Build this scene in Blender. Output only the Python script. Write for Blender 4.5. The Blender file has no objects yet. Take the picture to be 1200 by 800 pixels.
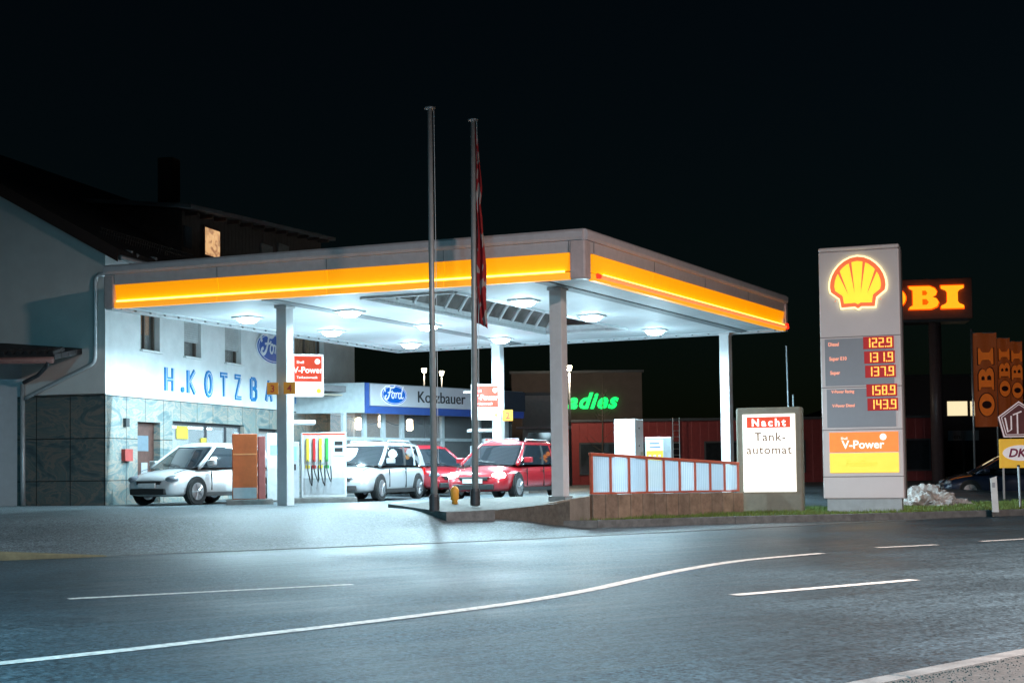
import bpy, bmesh, math, random
from mathutils import Vector, Matrix
random.seed(7)
PI = math.pi
sc = bpy.context.scene
C = sc.collection
# ------------------------------------------------------------------ camera
cam_data = bpy.data.cameras.new('camera')
cam = bpy.data.objects.new('camera', cam_data); C.objects.link(cam)
cam_data.lens = 50; cam_data.sensor_width = 36
cam_data.shift_y = 80 / 1200
cam_data.clip_start = 0.1; cam_data.clip_end = 3000
EYE = Vector((0, 0, 1.2))
ROT = Matrix.Rotation(PI / 2 + math.radians(2.4), 4, 'X') @ Matrix.Rotation(math.radians(-.72), 4, 'Z')
cam.matrix_world = Matrix.Translation(EYE) @ ROT
sc.camera = cam
# ------------------------------------------------------------------ night sky
w = bpy.data.worlds.new('World'); sc.world = w; w.use_nodes = True
nt = w.node_tree; nt.nodes.clear()
sky = nt.nodes.new('ShaderNodeTexSky'); sky.sky_type = 'NISHITA'; sky.sun_disc = False
sky.sun_elevation = math.radians(4); sky.sun_rotation = math.radians(250)
bg = nt.nodes.new('ShaderNodeBackground'); bg.inputs['Strength'].default_value = 0.0018
out = nt.nodes.new('ShaderNodeOutputWorld')
tint = nt.nodes.new('ShaderNodeMix'); tint.data_type = 'RGBA'; tint.blend_type = 'MULTIPLY'; tint.inputs[0].default_value = 1
tint.inputs[7].default_value = (.45, .9, 1.25, 1)
nt.links.new(sky.outputs[0], tint.inputs[6]); nt.links.new(tint.outputs[2], bg.inputs['Color']); nt.links.new(bg.outputs[0], out.inputs['Surface'])
vs = sc.view_settings
vs.view_transform = 'Standard'; vs.look = 'None'; vs.exposure = 0.0; vs.gamma = 1; vs.use_curve_mapping = False
sc.cycles.use_denoising = True
sc.cycles.max_bounces = 6; sc.cycles.diffuse_bounces = 3; sc.cycles.glossy_bounces = 3
sc.cycles.transmission_bounces = 4; sc.cycles.transparent_max_bounces = 6
sc.cycles.caustics_reflective = False; sc.cycles.caustics_refractive = False
sc.cycles.sample_clamp_indirect = 4

FPX = 50 / 36 * 1200
def ray(x, y):
    v = Vector(((x - 600) / FPX, (400 - y) / FPX + cam_data.shift_y * 1200 / FPX, -1))
    return ROT.to_3x3() @ v
def P(x, y, d):
    r = ray(x, y); return EYE + r * (d / r.y)
def G(x, y, z):
    r = ray(x, y); return EYE + r * ((z - EYE.z) / r.z)

# ------------------------------------------------------------------ materials
MATS = {}
def mat(name, col, rough=.5, metal=0, emit=0, ecol=None, noise=.12, scale=6, bump=0, bscale=60,
        trans=0, alpha=1, coat=0, rvar=0, stretch=None, ior=1.45, spec=None):
    if name in MATS: return MATS[name]
    m = bpy.data.materials.new(name); m.use_nodes = True
    n = m.node_tree.nodes; l = m.node_tree.links
    b = n['Principled BSDF']
    b.inputs['Roughness'].default_value = rough; b.inputs['Metallic'].default_value = metal
    if spec is not None: b.inputs['Specular IOR Level'].default_value = spec
    b.inputs['IOR'].default_value = ior
    if trans: b.inputs['Transmission Weight'].default_value = trans
    if coat: b.inputs['Coat Weight'].default_value = coat; b.inputs['Coat Roughness'].default_value = .05
    b.inputs['Alpha'].default_value = alpha
    tc = n.new('ShaderNodeTexCoord')
    mp = n.new('ShaderNodeMapping'); l.new(tc.outputs['Object'], mp.inputs[0])
    if stretch: mp.inputs['Scale'].default_value = stretch
    nz = n.new('ShaderNodeTexNoise'); nz.inputs['Scale'].default_value = scale; nz.inputs['Detail'].default_value = 6
    nz.inputs['Roughness'].default_value = .65
    l.new(mp.outputs[0], nz.inputs['Vector'])
    cr = n.new('ShaderNodeValToRGB'); l.new(nz.outputs[0], cr.inputs[0])
    lo = [max(0, c * (1 - noise)) for c in col[:3]] + [1]; hi = [min(1, c * (1 + noise)) for c in col[:3]] + [1]
    cr.color_ramp.elements[0].position = .3; cr.color_ramp.elements[1].position = .7
    cr.color_ramp.elements[0].color = lo; cr.color_ramp.elements[1].color = hi
    l.new(cr.outputs[0], b.inputs['Base Color'])
    if rvar:
        mr = n.new('ShaderNodeMapRange'); mr.inputs[3].default_value = rough - rvar; mr.inputs[4].default_value = rough + rvar
        mr.inputs[1].default_value = .3; mr.inputs[2].default_value = .7
        l.new(nz.outputs[0], mr.inputs[0]); l.new(mr.outputs[0], b.inputs['Roughness'])
    if bump:
        nb = n.new('ShaderNodeTexNoise'); nb.inputs['Scale'].default_value = bscale; nb.inputs['Detail'].default_value = 4
        l.new(tc.outputs['Object'], nb.inputs['Vector'])
        bp = n.new('ShaderNodeBump'); bp.inputs['Strength'].default_value = bump; bp.inputs['Distance'].default_value = .02
        l.new(nb.outputs[0], bp.inputs['Height']); l.new(bp.outputs[0], b.inputs['Normal'])
    if emit:
        e = ecol or col
        b.inputs['Emission Color'].default_value = (*e[:3], 1); b.inputs['Emission Strength'].default_value = emit
    MATS[name] = m
    return m

def nodes_of(m): return m.node_tree.nodes, m.node_tree.links, m.node_tree.nodes['Principled BSDF']

def stripes(m, axis, freq, strength=.6, dist=.02, dark=None):
    """regular grooves on a surface (boards, shutter slats, ribbed glass)"""
    n, l, b = nodes_of(m)
    tc = n.new('ShaderNodeTexCoord'); sp = n.new('ShaderNodeSeparateXYZ'); l.new(tc.outputs['Object'], sp.inputs[0])
    mu = n.new('ShaderNodeMath'); mu.operation = 'MULTIPLY'; mu.inputs[1].default_value = freq
    l.new(sp.outputs[axis], mu.inputs[0])
    fr = n.new('ShaderNodeMath'); fr.operation = 'FRACT'; l.new(mu.outputs[0], fr.inputs[0])
    rp = n.new('ShaderNodeValToRGB'); l.new(fr.outputs[0], rp.inputs[0])
    el = rp.color_ramp.elements
    el[0].position = 0; el[0].color = (0, 0, 0, 1); el[1].position = .12; el[1].color = (1, 1, 1, 1)
    bp = n.new('ShaderNodeBump'); bp.inputs['Strength'].default_value = strength; bp.inputs['Distance'].default_value = dist
    l.new(rp.outputs[0], bp.inputs['Height']); l.new(bp.outputs[0], b.inputs['Normal'])
    if dark is not None:
        src = b.inputs['Base Color'].links[0].from_socket
        mx = n.new('ShaderNodeMix'); mx.data_type = 'RGBA'
        l.new(rp.outputs[0], mx.inputs[0]); mx.inputs[6].default_value = (*dark, 1); l.new(src, mx.inputs[7])
        l.new(mx.outputs[2], b.inputs['Base Color'])
    return m

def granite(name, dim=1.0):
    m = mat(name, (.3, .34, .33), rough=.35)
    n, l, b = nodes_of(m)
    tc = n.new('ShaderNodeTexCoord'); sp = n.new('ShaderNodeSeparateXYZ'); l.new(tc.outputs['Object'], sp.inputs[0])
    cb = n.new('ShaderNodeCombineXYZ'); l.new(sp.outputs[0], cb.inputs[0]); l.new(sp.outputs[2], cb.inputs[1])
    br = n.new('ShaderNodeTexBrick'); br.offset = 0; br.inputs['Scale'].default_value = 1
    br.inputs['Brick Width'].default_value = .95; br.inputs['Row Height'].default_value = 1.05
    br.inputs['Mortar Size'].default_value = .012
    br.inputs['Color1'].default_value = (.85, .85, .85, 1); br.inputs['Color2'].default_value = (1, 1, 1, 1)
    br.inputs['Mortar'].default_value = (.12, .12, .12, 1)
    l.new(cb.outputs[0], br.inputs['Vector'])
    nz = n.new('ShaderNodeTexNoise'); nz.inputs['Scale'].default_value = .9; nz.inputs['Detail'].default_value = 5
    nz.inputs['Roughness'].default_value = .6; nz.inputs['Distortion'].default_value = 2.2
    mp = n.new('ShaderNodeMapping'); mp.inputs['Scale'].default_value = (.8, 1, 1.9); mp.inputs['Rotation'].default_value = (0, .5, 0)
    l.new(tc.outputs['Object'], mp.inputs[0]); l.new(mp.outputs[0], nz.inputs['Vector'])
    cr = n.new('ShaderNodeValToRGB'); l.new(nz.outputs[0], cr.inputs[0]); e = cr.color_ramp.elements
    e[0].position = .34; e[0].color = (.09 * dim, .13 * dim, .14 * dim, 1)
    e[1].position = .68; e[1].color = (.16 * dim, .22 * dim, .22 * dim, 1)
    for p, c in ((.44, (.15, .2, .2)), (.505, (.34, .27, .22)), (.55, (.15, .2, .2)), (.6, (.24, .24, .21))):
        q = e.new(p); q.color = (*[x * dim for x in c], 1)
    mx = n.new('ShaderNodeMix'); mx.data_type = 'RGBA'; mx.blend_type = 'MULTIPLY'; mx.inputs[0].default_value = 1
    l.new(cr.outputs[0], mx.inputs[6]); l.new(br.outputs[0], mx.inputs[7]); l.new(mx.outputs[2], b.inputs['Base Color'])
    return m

def asphalt(name, col, rough, rot, wet=.12):
    m = mat(name, col, rough=rough, spec=.16)
    n, l, b = nodes_of(m)
    tc = n.new('ShaderNodeTexCoord')
    mp = n.new('ShaderNodeMapping'); mp.inputs['Rotation'].default_value = (0, 0, -rot); mp.inputs['Scale'].default_value = (.2, 3.2, 1)
    mr0 = n.new('ShaderNodeMapping'); mr0.inputs['Rotation'].default_value = (0, 0, -rot)
    l.new(tc.outputs['Object'], mr0.inputs[0])
    mp.inputs['Rotation'].default_value = (0, 0, 0); l.new(mr0.outputs[0], mp.inputs[0])
    wear = n.new('ShaderNodeTexNoise'); wear.inputs['Scale'].default_value = 1.6; wear.inputs['Detail'].default_value = 7; wear.inputs['Roughness'].default_value = .7
    l.new(mp.outputs[0], wear.inputs['Vector'])
    agg = n.new('ShaderNodeTexNoise'); agg.inputs['Scale'].default_value = 34; agg.inputs['Detail'].default_value = 6; agg.inputs['Roughness'].default_value = .9
    l.new(tc.outputs['Object'], agg.inputs['Vector'])
    big = n.new('ShaderNodeTexNoise'); big.inputs['Scale'].default_value = .35; big.inputs['Detail'].default_value = 3
    l.new(tc.outputs['Object'], big.inputs['Vector'])
    vor = n.new('ShaderNodeTexVoronoi'); vor.feature = 'DISTANCE_TO_EDGE'; vor.inputs['Scale'].default_value = .22
    dn = n.new('ShaderNodeMix'); dn.data_type = 'RGBA'; dn.inputs[0].default_value = .12
    wn = n.new('ShaderNodeTexNoise'); wn.inputs['Scale'].default_value = 1.2; wn.inputs['Detail'].default_value = 5; l.new(tc.outputs['Object'], wn.inputs['Vector'])
    l.new(tc.outputs['Object'], dn.inputs[6]); l.new(wn.outputs['Color'], dn.inputs[7])
    l.new(dn.outputs[2], vor.inputs['Vector'])
    ck = n.new('ShaderNodeMapRange'); ck.inputs[1].default_value = 0; ck.inputs[2].default_value = .004; ck.inputs[3].default_value = .8; ck.inputs[4].default_value = 1
    l.new(vor.outputs['Distance'], ck.inputs[0])
    a = n.new('ShaderNodeMapRange'); a.inputs[1].default_value = .3; a.inputs[2].default_value = .7; a.inputs[3].default_value = .72; a.inputs[4].default_value = 1.32
    l.new(wear.outputs[0], a.inputs[0])
    g = n.new('ShaderNodeMapRange'); g.inputs[1].default_value = .35; g.inputs[2].default_value = .68; g.inputs[3].default_value = .35; g.inputs[4].default_value = 2.1
    l.new(agg.outputs[0], g.inputs[0])
    m1 = n.new('ShaderNodeMath'); m1.operation = 'MULTIPLY'; l.new(a.outputs[0], m1.inputs[0]); l.new(g.outputs[0], m1.inputs[1])
    st = n.new('ShaderNodeTexVoronoi'); st.inputs['Scale'].default_value = 42; l.new(tc.outputs['Object'], st.inputs['Vector'])
    s0 = n.new('ShaderNodeSeparateColor'); l.new(st.outputs['Color'], s0.inputs[0])
    s1 = n.new('ShaderNodeMapRange'); s1.inputs[1].default_value = .0; s1.inputs[2].default_value = 1; s1.inputs[3].default_value = .35; s1.inputs[4].default_value = 1.9; l.new(s0.outputs[0], s1.inputs[0])
    pt_ = n.new('ShaderNodeMapRange'); pt_.inputs[1].default_value = .42; pt_.inputs[2].default_value = .6; pt_.inputs[3].default_value = .8; pt_.inputs[4].default_value = 1.2; l.new(big.outputs[0], pt_.inputs[0])
    m4 = n.new('ShaderNodeMath'); m4.operation = 'MULTIPLY'; l.new(m1.outputs[0], m4.inputs[0]); l.new(s1.outputs[0], m4.inputs[1])
    m5 = n.new('ShaderNodeMath'); m5.operation = 'MULTIPLY'; l.new(m4.outputs[0], m5.inputs[0]); l.new(pt_.outputs[0], m5.inputs[1])
    m3 = n.new('ShaderNodeMath'); m3.operation = 'MULTIPLY'; l.new(m5.outputs[0], m3.inputs[0]); l.new(ck.outputs[0], m3.inputs[1])
    m2 = n.new('ShaderNodeVectorMath'); m2.operation = 'SCALE'; m2.inputs[0].default_value = col
    l.new(m3.outputs[0], m2.inputs['Scale']); l.new(m2.outputs[0], b.inputs['Base Color'])
    rr = n.new('ShaderNodeMapRange'); rr.inputs[1].default_value = .3; rr.inputs[2].default_value = .7
    rr.inputs[3].default_value = rough - wet; rr.inputs[4].default_value = rough + wet
    ad = n.new('ShaderNodeMath'); ad.operation = 'ADD'; l.new(wear.outputs[0], ad.inputs[0]); l.new(big.outputs[0], ad.inputs[1])
    hf = n.new('ShaderNodeMath'); hf.operation = 'MULTIPLY'; hf.inputs[1].default_value = .5; l.new(ad.outputs[0], hf.inputs[0])
    l.new(hf.outputs[0], rr.inputs[0]); l.new(rr.outputs[0], b.inputs['Roughness'])
    bp = n.new('ShaderNodeBump'); bp.inputs['Strength'].default_value = .6; bp.inputs['Distance'].default_value = .012
    l.new(agg.outputs[0], bp.inputs['Height']); l.new(bp.outputs[0], b.inputs['Normal'])
    return m

# ------------------------------------------------------------------ mesh builder
FR = {}            # frame matrix of every thing
class MB:
    def __init__(s): s.v = []; s.f = []
    def add(s, vs_, fs): o = len(s.v); s.v += [Vector(a) for a in vs_]; s.f += [tuple(i + o for i in f) for f in fs]; return s
    def box(s, x0, x1, y0, y1, z0, z1):
        v = [(x, y, z) for z in (z0, z1) for y in (y0, y1) for x in (x0, x1)]
        return s.add(v, [(0, 2, 3, 1), (4, 5, 7, 6), (0, 1, 5, 4), (2, 6, 7, 3), (0, 4, 6, 2), (1, 3, 7, 5)])
    def hexa(s, p):                      # 8 points: bottom loop 4, top loop 4
        return s.add(p, [(3, 2, 1, 0), (4, 5, 6, 7), (0, 1, 5, 4), (1, 2, 6, 5), (2, 3, 7, 6), (3, 0, 4, 7)])
    def slab(s, loop, z0, z1):           # vertical prism over a loop of xy points; z0/z1 numbers or lists
        n = len(loop); a = z0 if isinstance(z0, (list, tuple)) else [z0] * n; b = z1 if isinstance(z1, (list, tuple)) else [z1] * n
        v = [(p[0], p[1], a[i]) for i, p in enumerate(loop)] + [(p[0], p[1], b[i]) for i, p in enumerate(loop)]
        return s.add(v, [tuple(range(n))[::-1], tuple(range(n, 2 * n))] + [(i, (i + 1) % n, n + (i + 1) % n, n + i) for i in range(n)])
    def prism(s, loop, y0, y1):          # loop in xz, pushed along y
        n = len(loop)
        v = [(p[0], y0, p[1]) for p in loop] + [(p[0], y1, p[1]) for p in loop]
        return s.add(v, [tuple(range(n)), tuple(range(n, 2 * n))[::-1]] + [(i, n + i, n + (i + 1) % n, (i + 1) % n) for i in range(n)])
    def tube(s, pts, r, n=10, caps=True):
        pts = [Vector(p) for p in pts]; rs = r if isinstance(r, (list, tuple)) else [r] * len(pts)
        rings = []; up = None
        for i, p in enumerate(pts):
            t = (pts[min(i + 1, len(pts) - 1)] - pts[max(i - 1, 0)]).normalized()
            if up is None: up = t.orthogonal().normalized()
            up = (up - t * up.dot(t)).normalized(); sd = t.cross(up)
            rings.append([p + (up * math.cos(a) + sd * math.sin(a)) * rs[i] for a in [2 * PI * k / n for k in range(n)]])
        v = [q for r_ in rings for q in r_]; f = []
        for i in range(len(rings) - 1):
            for k in range(n): f.append((i * n + k, i * n + (k + 1) % n, (i + 1) * n + (k + 1) % n, (i + 1) * n + k))
        if caps: f.append(tuple(range(n))[::-1]); f.append(tuple((len(rings) - 1) * n + k for k in range(n)))
        return s.add(v, f)
    def lathe(s, prof, axis='z', c=(0, 0, 0), n=20):  # prof: (r, h)
        v = []; c = Vector(c)
        for r, h in prof:
            for k in range(n):
                a = 2 * PI * k / n; x, y = r * math.cos(a), r * math.sin(a)
                v.append(c + Vector({'z': (x, y, h), 'y': (x, h, -y), 'x': (h, x, y)}[axis]))
        f = []
        for i in range(len(prof) - 1):
            for k in range(n): f.append((i * n + k, i * n + (k + 1) % n, (i + 1) * n + (k + 1) % n, (i + 1) * n + k))
        f.append(tuple(range(n))[::-1]); f.append(tuple((len(prof) - 1) * n + k for k in range(n)))
        return s.add(v, f)
    def stroke(s, pts, wd, y0=0, th=.004):  # ribbon drawn in xz, thickness along -y
        pts = [Vector((p[0], 0, p[1])) for p in pts]; L = []; R_ = []
        for i, p in enumerate(pts):
            t = (pts[min(i + 1, len(pts) - 1)] - pts[max(i - 1, 0)]).normalized(); nn = Vector((-t.z, 0, t.x)) * wd / 2
            L.append(p + nn); R_.append(p - nn)
        lp = L + R_[::-1]; n = len(pts)
        for i in range(n - 1):
            q = [L[i], L[i + 1], R_[i + 1], R_[i]]
            s.add([(a.x, y0, a.z) for a in q] + [(a.x, y0 - th, a.z) for a in q],
                  [(0, 1, 2, 3), (7, 6, 5, 4), (0, 3, 7, 4), (1, 5, 6, 2), (0, 4, 5, 1), (3, 2, 6, 7)])
        return s
    def build(s, name, m, parent=None, world=False, bevel=0, smooth=False, seg=2, sub=0):
        me = bpy.data.meshes.new(name)
        vs_ = s.v
        if world and parent: inv = FR[parent.name].inverted(); vs_ = [inv @ v for v in vs_]
        me.from_pydata([tuple(v) for v in vs_], [], s.f); me.update()
        bm = bmesh.new(); bm.from_mesh(me); bmesh.ops.recalc_face_normals(bm, faces=bm.faces[:]); bm.to_mesh(me); bm.free()
        me.materials.append(m)
        if smooth:
            for p in me.polygons: p.use_smooth = True
        o = bpy.data.objects.new(name, me); C.objects.link(o)
        if parent: o.parent = parent
        if sub:
            d = o.modifiers.new('sub', 'SUBSURF'); d.levels = sub; d.render_levels = sub
        if bevel:
            d = o.modifiers.new('bevel', 'BEVEL'); d.width = bevel; d.segments = seg; d.limit_method = 'ANGLE'
        return o
def prop(o, label=None, cat=None, group=None, kind=None):
    if label: o['label'] = label
    if cat: o['category'] = cat
    if group: o['group'] = group
    if kind: o['kind'] = kind
    return o
def thing(name, label, cat, loc=(0, 0, 0), rz=0, group=None):
    o = bpy.data.objects.new(name, None); C.objects.link(o)
    o.empty_display_size = .2
    o.location = loc; o.rotation_euler = (0, 0, rz)
    FR[o.name] = Matrix.Translation(Vector(loc)) @ Matrix.Rotation(rz, 4, 'Z')
    return prop(o, label, cat, group)
def copy_tree(o, parent=None):
    c = o.copy(); C.objects.link(c)
    if parent: c.parent = parent
    for ch in list(o.children): copy_tree(ch, c)
    return c
def bx(name, m, parent, *d, **k): return MB().box(*d).build(name, m, parent, **k)

def text(name, s, m, parent, x, z, size, y=0, bold=0, shear=0, th=.004, align='CENTER', space=1, rot=0, squeeze=1):
    """lettering as a mesh in the xz plane of its parent, facing -y"""
    cu = bpy.data.curves.new(name, 'FONT'); cu.body = s; cu.size = size / .73; cu.align_x = align
    cu.offset = bold * size; cu.shear = shear; cu.extrude = th; cu.space_character = space; cu.resolution_u = 3
    t = bpy.data.objects.new('tmp', cu); C.objects.link(t)
    me = bpy.data.meshes.new_from_object(t.evaluated_get(bpy.context.evaluated_depsgraph_get()))
    bpy.data.objects.remove(t); bpy.data.curves.remove(cu)
    me.name = name
    me.transform(Matrix.Translation((x, y, z)) @ Matrix.Rotation(rot, 4, 'Y') @ Matrix.Rotation(PI / 2, 4, 'X') @ Matrix.Scale(squeeze, 4, (1, 0, 0)))
    me.materials.clear(); me.materials.append(m)
    o = bpy.data.objects.new(name, me); C.objects.link(o); o.parent = parent
    return o
def plate(name, loops, m, parent, x, z, scale, y=0, th=.01, rot=0):
    """flat cut shape with holes (loops in xz), facing -y"""
    cu = bpy.data.curves.new(name, 'CURVE'); cu.dimensions = '2D'; cu.fill_mode = 'BOTH'; cu.extrude = th / 2
    for lp in loops:
        sp = cu.splines.new('POLY'); sp.points.add(len(lp) - 1)
        for i, p in enumerate(lp): sp.points[i].co = (p[0] * scale, p[1] * scale, 0, 1)
        sp.use_cyclic_u = True
    t = bpy.data.objects.new('tmp', cu); C.objects.link(t)
    me = bpy.data.meshes.new_from_object(t.evaluated_get(bpy.context.evaluated_depsgraph_get()))
    bpy.data.objects.remove(t); bpy.data.curves.remove(cu)
    me.name = name
    me.transform(Matrix.Translation((x, y, z)) @ Matrix.Rotation(rot, 4, 'Y') @ Matrix.Rotation(PI / 2, 4, 'X'))
    me.materials.clear(); me.materials.append(m)
    o = bpy.data.objects.new(name, me); C.objects.link(o); o.parent = parent
    return o
def lamp(name, kind, parent, loc, energy, col, **k):
    L = bpy.data.lights.new(name, kind); L.energy = energy; L.color = col
    for a, b in k.items(): setattr(L, a, b)
    o = bpy.data.objects.new(name, L); C.objects.link(o); o.parent = parent; o.location = loc
    return o
def smooth_pts(pts, k=6):
    P_ = [pts[0]] + list(pts) + [pts[-1]]; o = []
    for i in range(1, len(P_) - 2):
        for j in range(k):
            t = j / k; a, b, c, d = [Vector((*q, 0)) for q in P_[i - 1:i + 3]]
            q = .5 * ((2 * b) + (-a + c) * t + (2 * a - 5 * b + 4 * c - d) * t * t + (-a + 3 * b - 3 * c + d) * t ** 3)
            o.append((q.x, q.y))
    return o + [tuple(pts[-1])]

# shared materials
white = mat('white_paint', (.78, .8, .8), .45, noise=.05, scale=3)
render_white = mat('white_render', (.78, .8, .8), .85, noise=.1, scale=1.5, bump=.25, bscale=90)
grey_metal = mat('grey_metal', (.42, .44, .45), .4, .6, noise=.1)
dark_metal = mat('dark_metal', (.06, .065, .07), .45, .3)
alu = mat('aluminium', (.62, .64, .65), .35, .8)
black = mat('black_plastic', (.02, .02, .02), .5)
glass_dark = mat('dark_glass', (.02, .025, .03), .06, noise=.3)
COOL = (.58, .87, 1.0)
WARM = (1.0, .72, .42)

# ------------------------------------------------------------------ terrain
EDGE = [(-60, -8), (-30, 8.2), (-15, 15.9), (-7.26, 20.17), (-3.97, 21.98), (-.03, 24.15), (5.37, 28.21), (11.85, 33.07), (25, 42.9), (60, 69), (150, 136)]
def side(x, y):
    best = 1e9; sg = 1
    for (ax, ay), (bx_, by) in zip(EDGE[:-1], EDGE[1:]):
        dx, dy = bx_ - ax, by - ay; t = max(0, min(1, ((x - ax) * dx + (y - ay) * dy) / (dx * dx + dy * dy)))
        px, py = ax + dx * t, ay + dy * t; d = math.hypot(x - px, y - py)
        if d < best: best = d; sg = 1 if dx * (y - ay) - dy * (x - ax) > 0 else -1
    return best * sg
def sm(t): t = max(0, min(1, t)); return t * t * (3 - 2 * t)
def gz(x, y):
    k = sm((x + .4) / 2.5); return .45 * sm((side(x, y) - 3.4 * k) / (5 + 2.5 * k))
def axis(lo, hi, fine_lo, fine_hi, st, grow):
    a = []; x = fine_lo
    while x <= fine_hi: a.append(x); x += st
    s_ = st
    while a[-1] < hi: s_ *= grow; a.append(a[-1] + s_)
    s_ = st
    while a[0] > lo: s_ *= grow; a.insert(0, a[0] - s_)
    return a
xs = axis(-500, 500, -22, 24, .6, 1.25); ys = axis(-200, 900, 10, 60, .6, 1.25)
g_ = MB(); g_.v = [Vector((x, y, gz(x, y) - .004)) for y in ys for x in xs]
W_ = len(xs); g_.f = [(j * W_ + i, j * W_ + i + 1, (j + 1) * W_ + i + 1, (j + 1) * W_ + i) for j in range(len(ys) - 1) for i in range(W_ - 1)]
m_fore = asphalt('forecourt_asphalt', (.085, .102, .11), .5, math.radians(30), .14)
prop(g_.build('ground', m_fore, smooth=True), kind='structure')
# road
RD = math.radians(35)
NEAR = [(-60, -30), (-8, 1), (-2, 4.6), (.6, 6.55), (2.05, 7.89), (3.17, 8.93), (6, 11.3), (30, 30), (150, 125)]
m_road = asphalt('road_asphalt', (.027, .044, .053), .47, RD, .16)
rd = MB(); n1 = []
def resample(pl, n):
    L = [0]
    for a, b in zip(pl[:-1], pl[1:]): L.append(L[-1] + math.dist(a, b))
    o = []
    for k in range(n):
        t = L[-1] * k / (n - 1); i = max(j for j in range(len(pl) - 1) if L[j] <= t + 1e-9)
        f = (t - L[i]) / (L[i + 1] - L[i]); o.append((pl[i][0] + (pl[i + 1][0] - pl[i][0]) * f, pl[i][1] + (pl[i + 1][1] - pl[i][1]) * f))
    return o
loop_ = EDGE + NEAR[::-1]
bm = bmesh.new(); f_ = bm.faces.new([bm.verts.new((x, y, .004)) for x, y in loop_]); bmesh.ops.triangulate(bm, faces=[f_])
me = bpy.data.meshes.new('road'); bm.to_mesh(me); bm.free(); me.materials.append(m_road)
road = bpy.data.objects.new('road', me); C.objects.link(road); prop(road, kind='structure')
# near pavement with kerb
m_conc = mat('kerb_concrete', (.17, .165, .155), .8, noise=.35, scale=5, bump=.5, bscale=40)
m_dirt = mat('pavement_grit', (.075, .07, .064), .85, noise=.35, scale=14, bump=1, bscale=30)
nl = NEAR[1:8]
def off_line(pl, d):
    o = []
    for i, p in enumerate(pl):
        a = Vector(pl[max(i - 1, 0)]); b = Vector(pl[min(i + 1, len(pl) - 1)]); t = (b - a).normalized()
        o.append((p[0] - t.y * d, p[1] + t.x * d))
    return o
def strip(pl, d0, d1, z0, z1):
    a = off_line(pl, d0); b = off_line(pl, d1); m_ = MB()
    for i in range(len(pl) - 1):
        m_.hexa([(*a[i], z0), (*a[i + 1], z0), (*b[i + 1], z0), (*b[i], z0), (*a[i], z1), (*a[i + 1], z1), (*b[i + 1], z1), (*b[i], z1)])
    return m_
prop(strip(nl, 0, -.14, -.1, .05).build('kerb', m_conc, bevel=.015), kind='structure')
pv = MB(); a = off_line(nl, -.14)
pv.slab(list(reversed(a)) + [(-8, -3), (30, -3)], -.1, .04)
prop(pv.build('pavement', m_dirt), kind='structure')
# scattered grit on the near pavement
gr = MB()
for i in range(1500):
    t = random.random(); x = 1.6 + t * 3.2; y = 7.5 + (x - 1.6) * .93 + random.random() ** 2 * -.8 - .25; s_ = random.uniform(.002, .007)
    if side(x, y) > -1: continue
    gr.add([(x - s_, y, .04), (x + s_, y, .04), (x, y + s_, .04), (x, y, .04 + s_ * 1.2)], [(0, 1, 3), (1, 2, 3), (2, 0, 3)])
prop(gr.build('gravel', mat('grit_stones', (.1, .09, .08), .85, noise=.5, scale=40)), 'loose grit lying on the near pavement', 'gravel', kind='stuff')
# edge joint between road and forecourt
m_joint = mat('joint_stone', (.1, .105, .105), .7, noise=.4)
prop(strip([p for p in EDGE[1:9]], 0, .22, -.05, .012).build('gutter', m_joint), kind='structure')
m_tar = mat('tar', (.012, .012, .013), .45)
prop(strip([p for p in EDGE[1:9]], .22, .30, -.05, .007).build('tar_joint', m_tar), kind='structure')

# painted lines
m_line = mat('road_paint', (.5, .51, .48), .6, noise=.5, scale=14, bump=.5)
def line(pts, wd, label, group=None):
    pl = smooth_pts(pts, 5); m_ = MB(); a = off_line(pl, wd / 2); b = off_line(pl, -wd / 2); n = len(pl)
    m_.v = [Vector((*p, .009)) for p in a] + [Vector((*p, .009)) for p in b]
    m_.f = [(i, i + 1, n + i + 1, n + i) for i in range(n - 1)]
    prop(m_.build('road_marking', m_line), kind='structure')
g2 = lambda x, y: tuple(G(x, y, .006))[:2]
_a, _b = Vector(g2(0, 777)), Vector(g2(150, 761))
line([tuple(_a - (_b - _a) * 3), tuple(_a - (_b - _a)), g2(0, 777), g2(150, 761), g2(300, 743.5), g2(450, 726), g2(600, 706.5), g2(690, 691), g2(740, 680), g2(800, 667.5), g2(870, 656.5), g2(963, 648)], .16, 'solid')
line([g2(80, 701.5), g2(413, 684.5)], .14, 'dash'); line([g2(860, 697), g2(1072, 679)], .15, 'dash')
line([g2(1028, 641.5), g2(1097, 638)], .15, 'dash'); line([g2(1150, 634), g2(1230, 629.5)], .15, 'dash')

# left kerb
lk = thing('kerb_stone', 'low ochre kerb stones at the left road edge', 'kerb', (-8.5, 19.6, 0))
m_k = mat('ochre_kerb', (.15, .125, .07), .8, noise=.3, scale=6, bump=.4)
pk = [(-12.8, 17.2), (-7.35, 20.12), (-5.95, 20.88)]
kk = MB(); a = off_line(pk, .0); b = off_line(pk, .2)
h = [.15, .14, .02]
for i in range(2): kk.hexa([(*a[i], -.05), (*a[i + 1], -.05), (*b[i + 1], -.05), (*b[i], -.05), (*a[i], h[i]), (*a[i + 1], h[i + 1]), (*b[i + 1], h[i + 1]), (*b[i], h[i])])
kk.build('stone', m_k, lk, world=True, bevel=.02)

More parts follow.
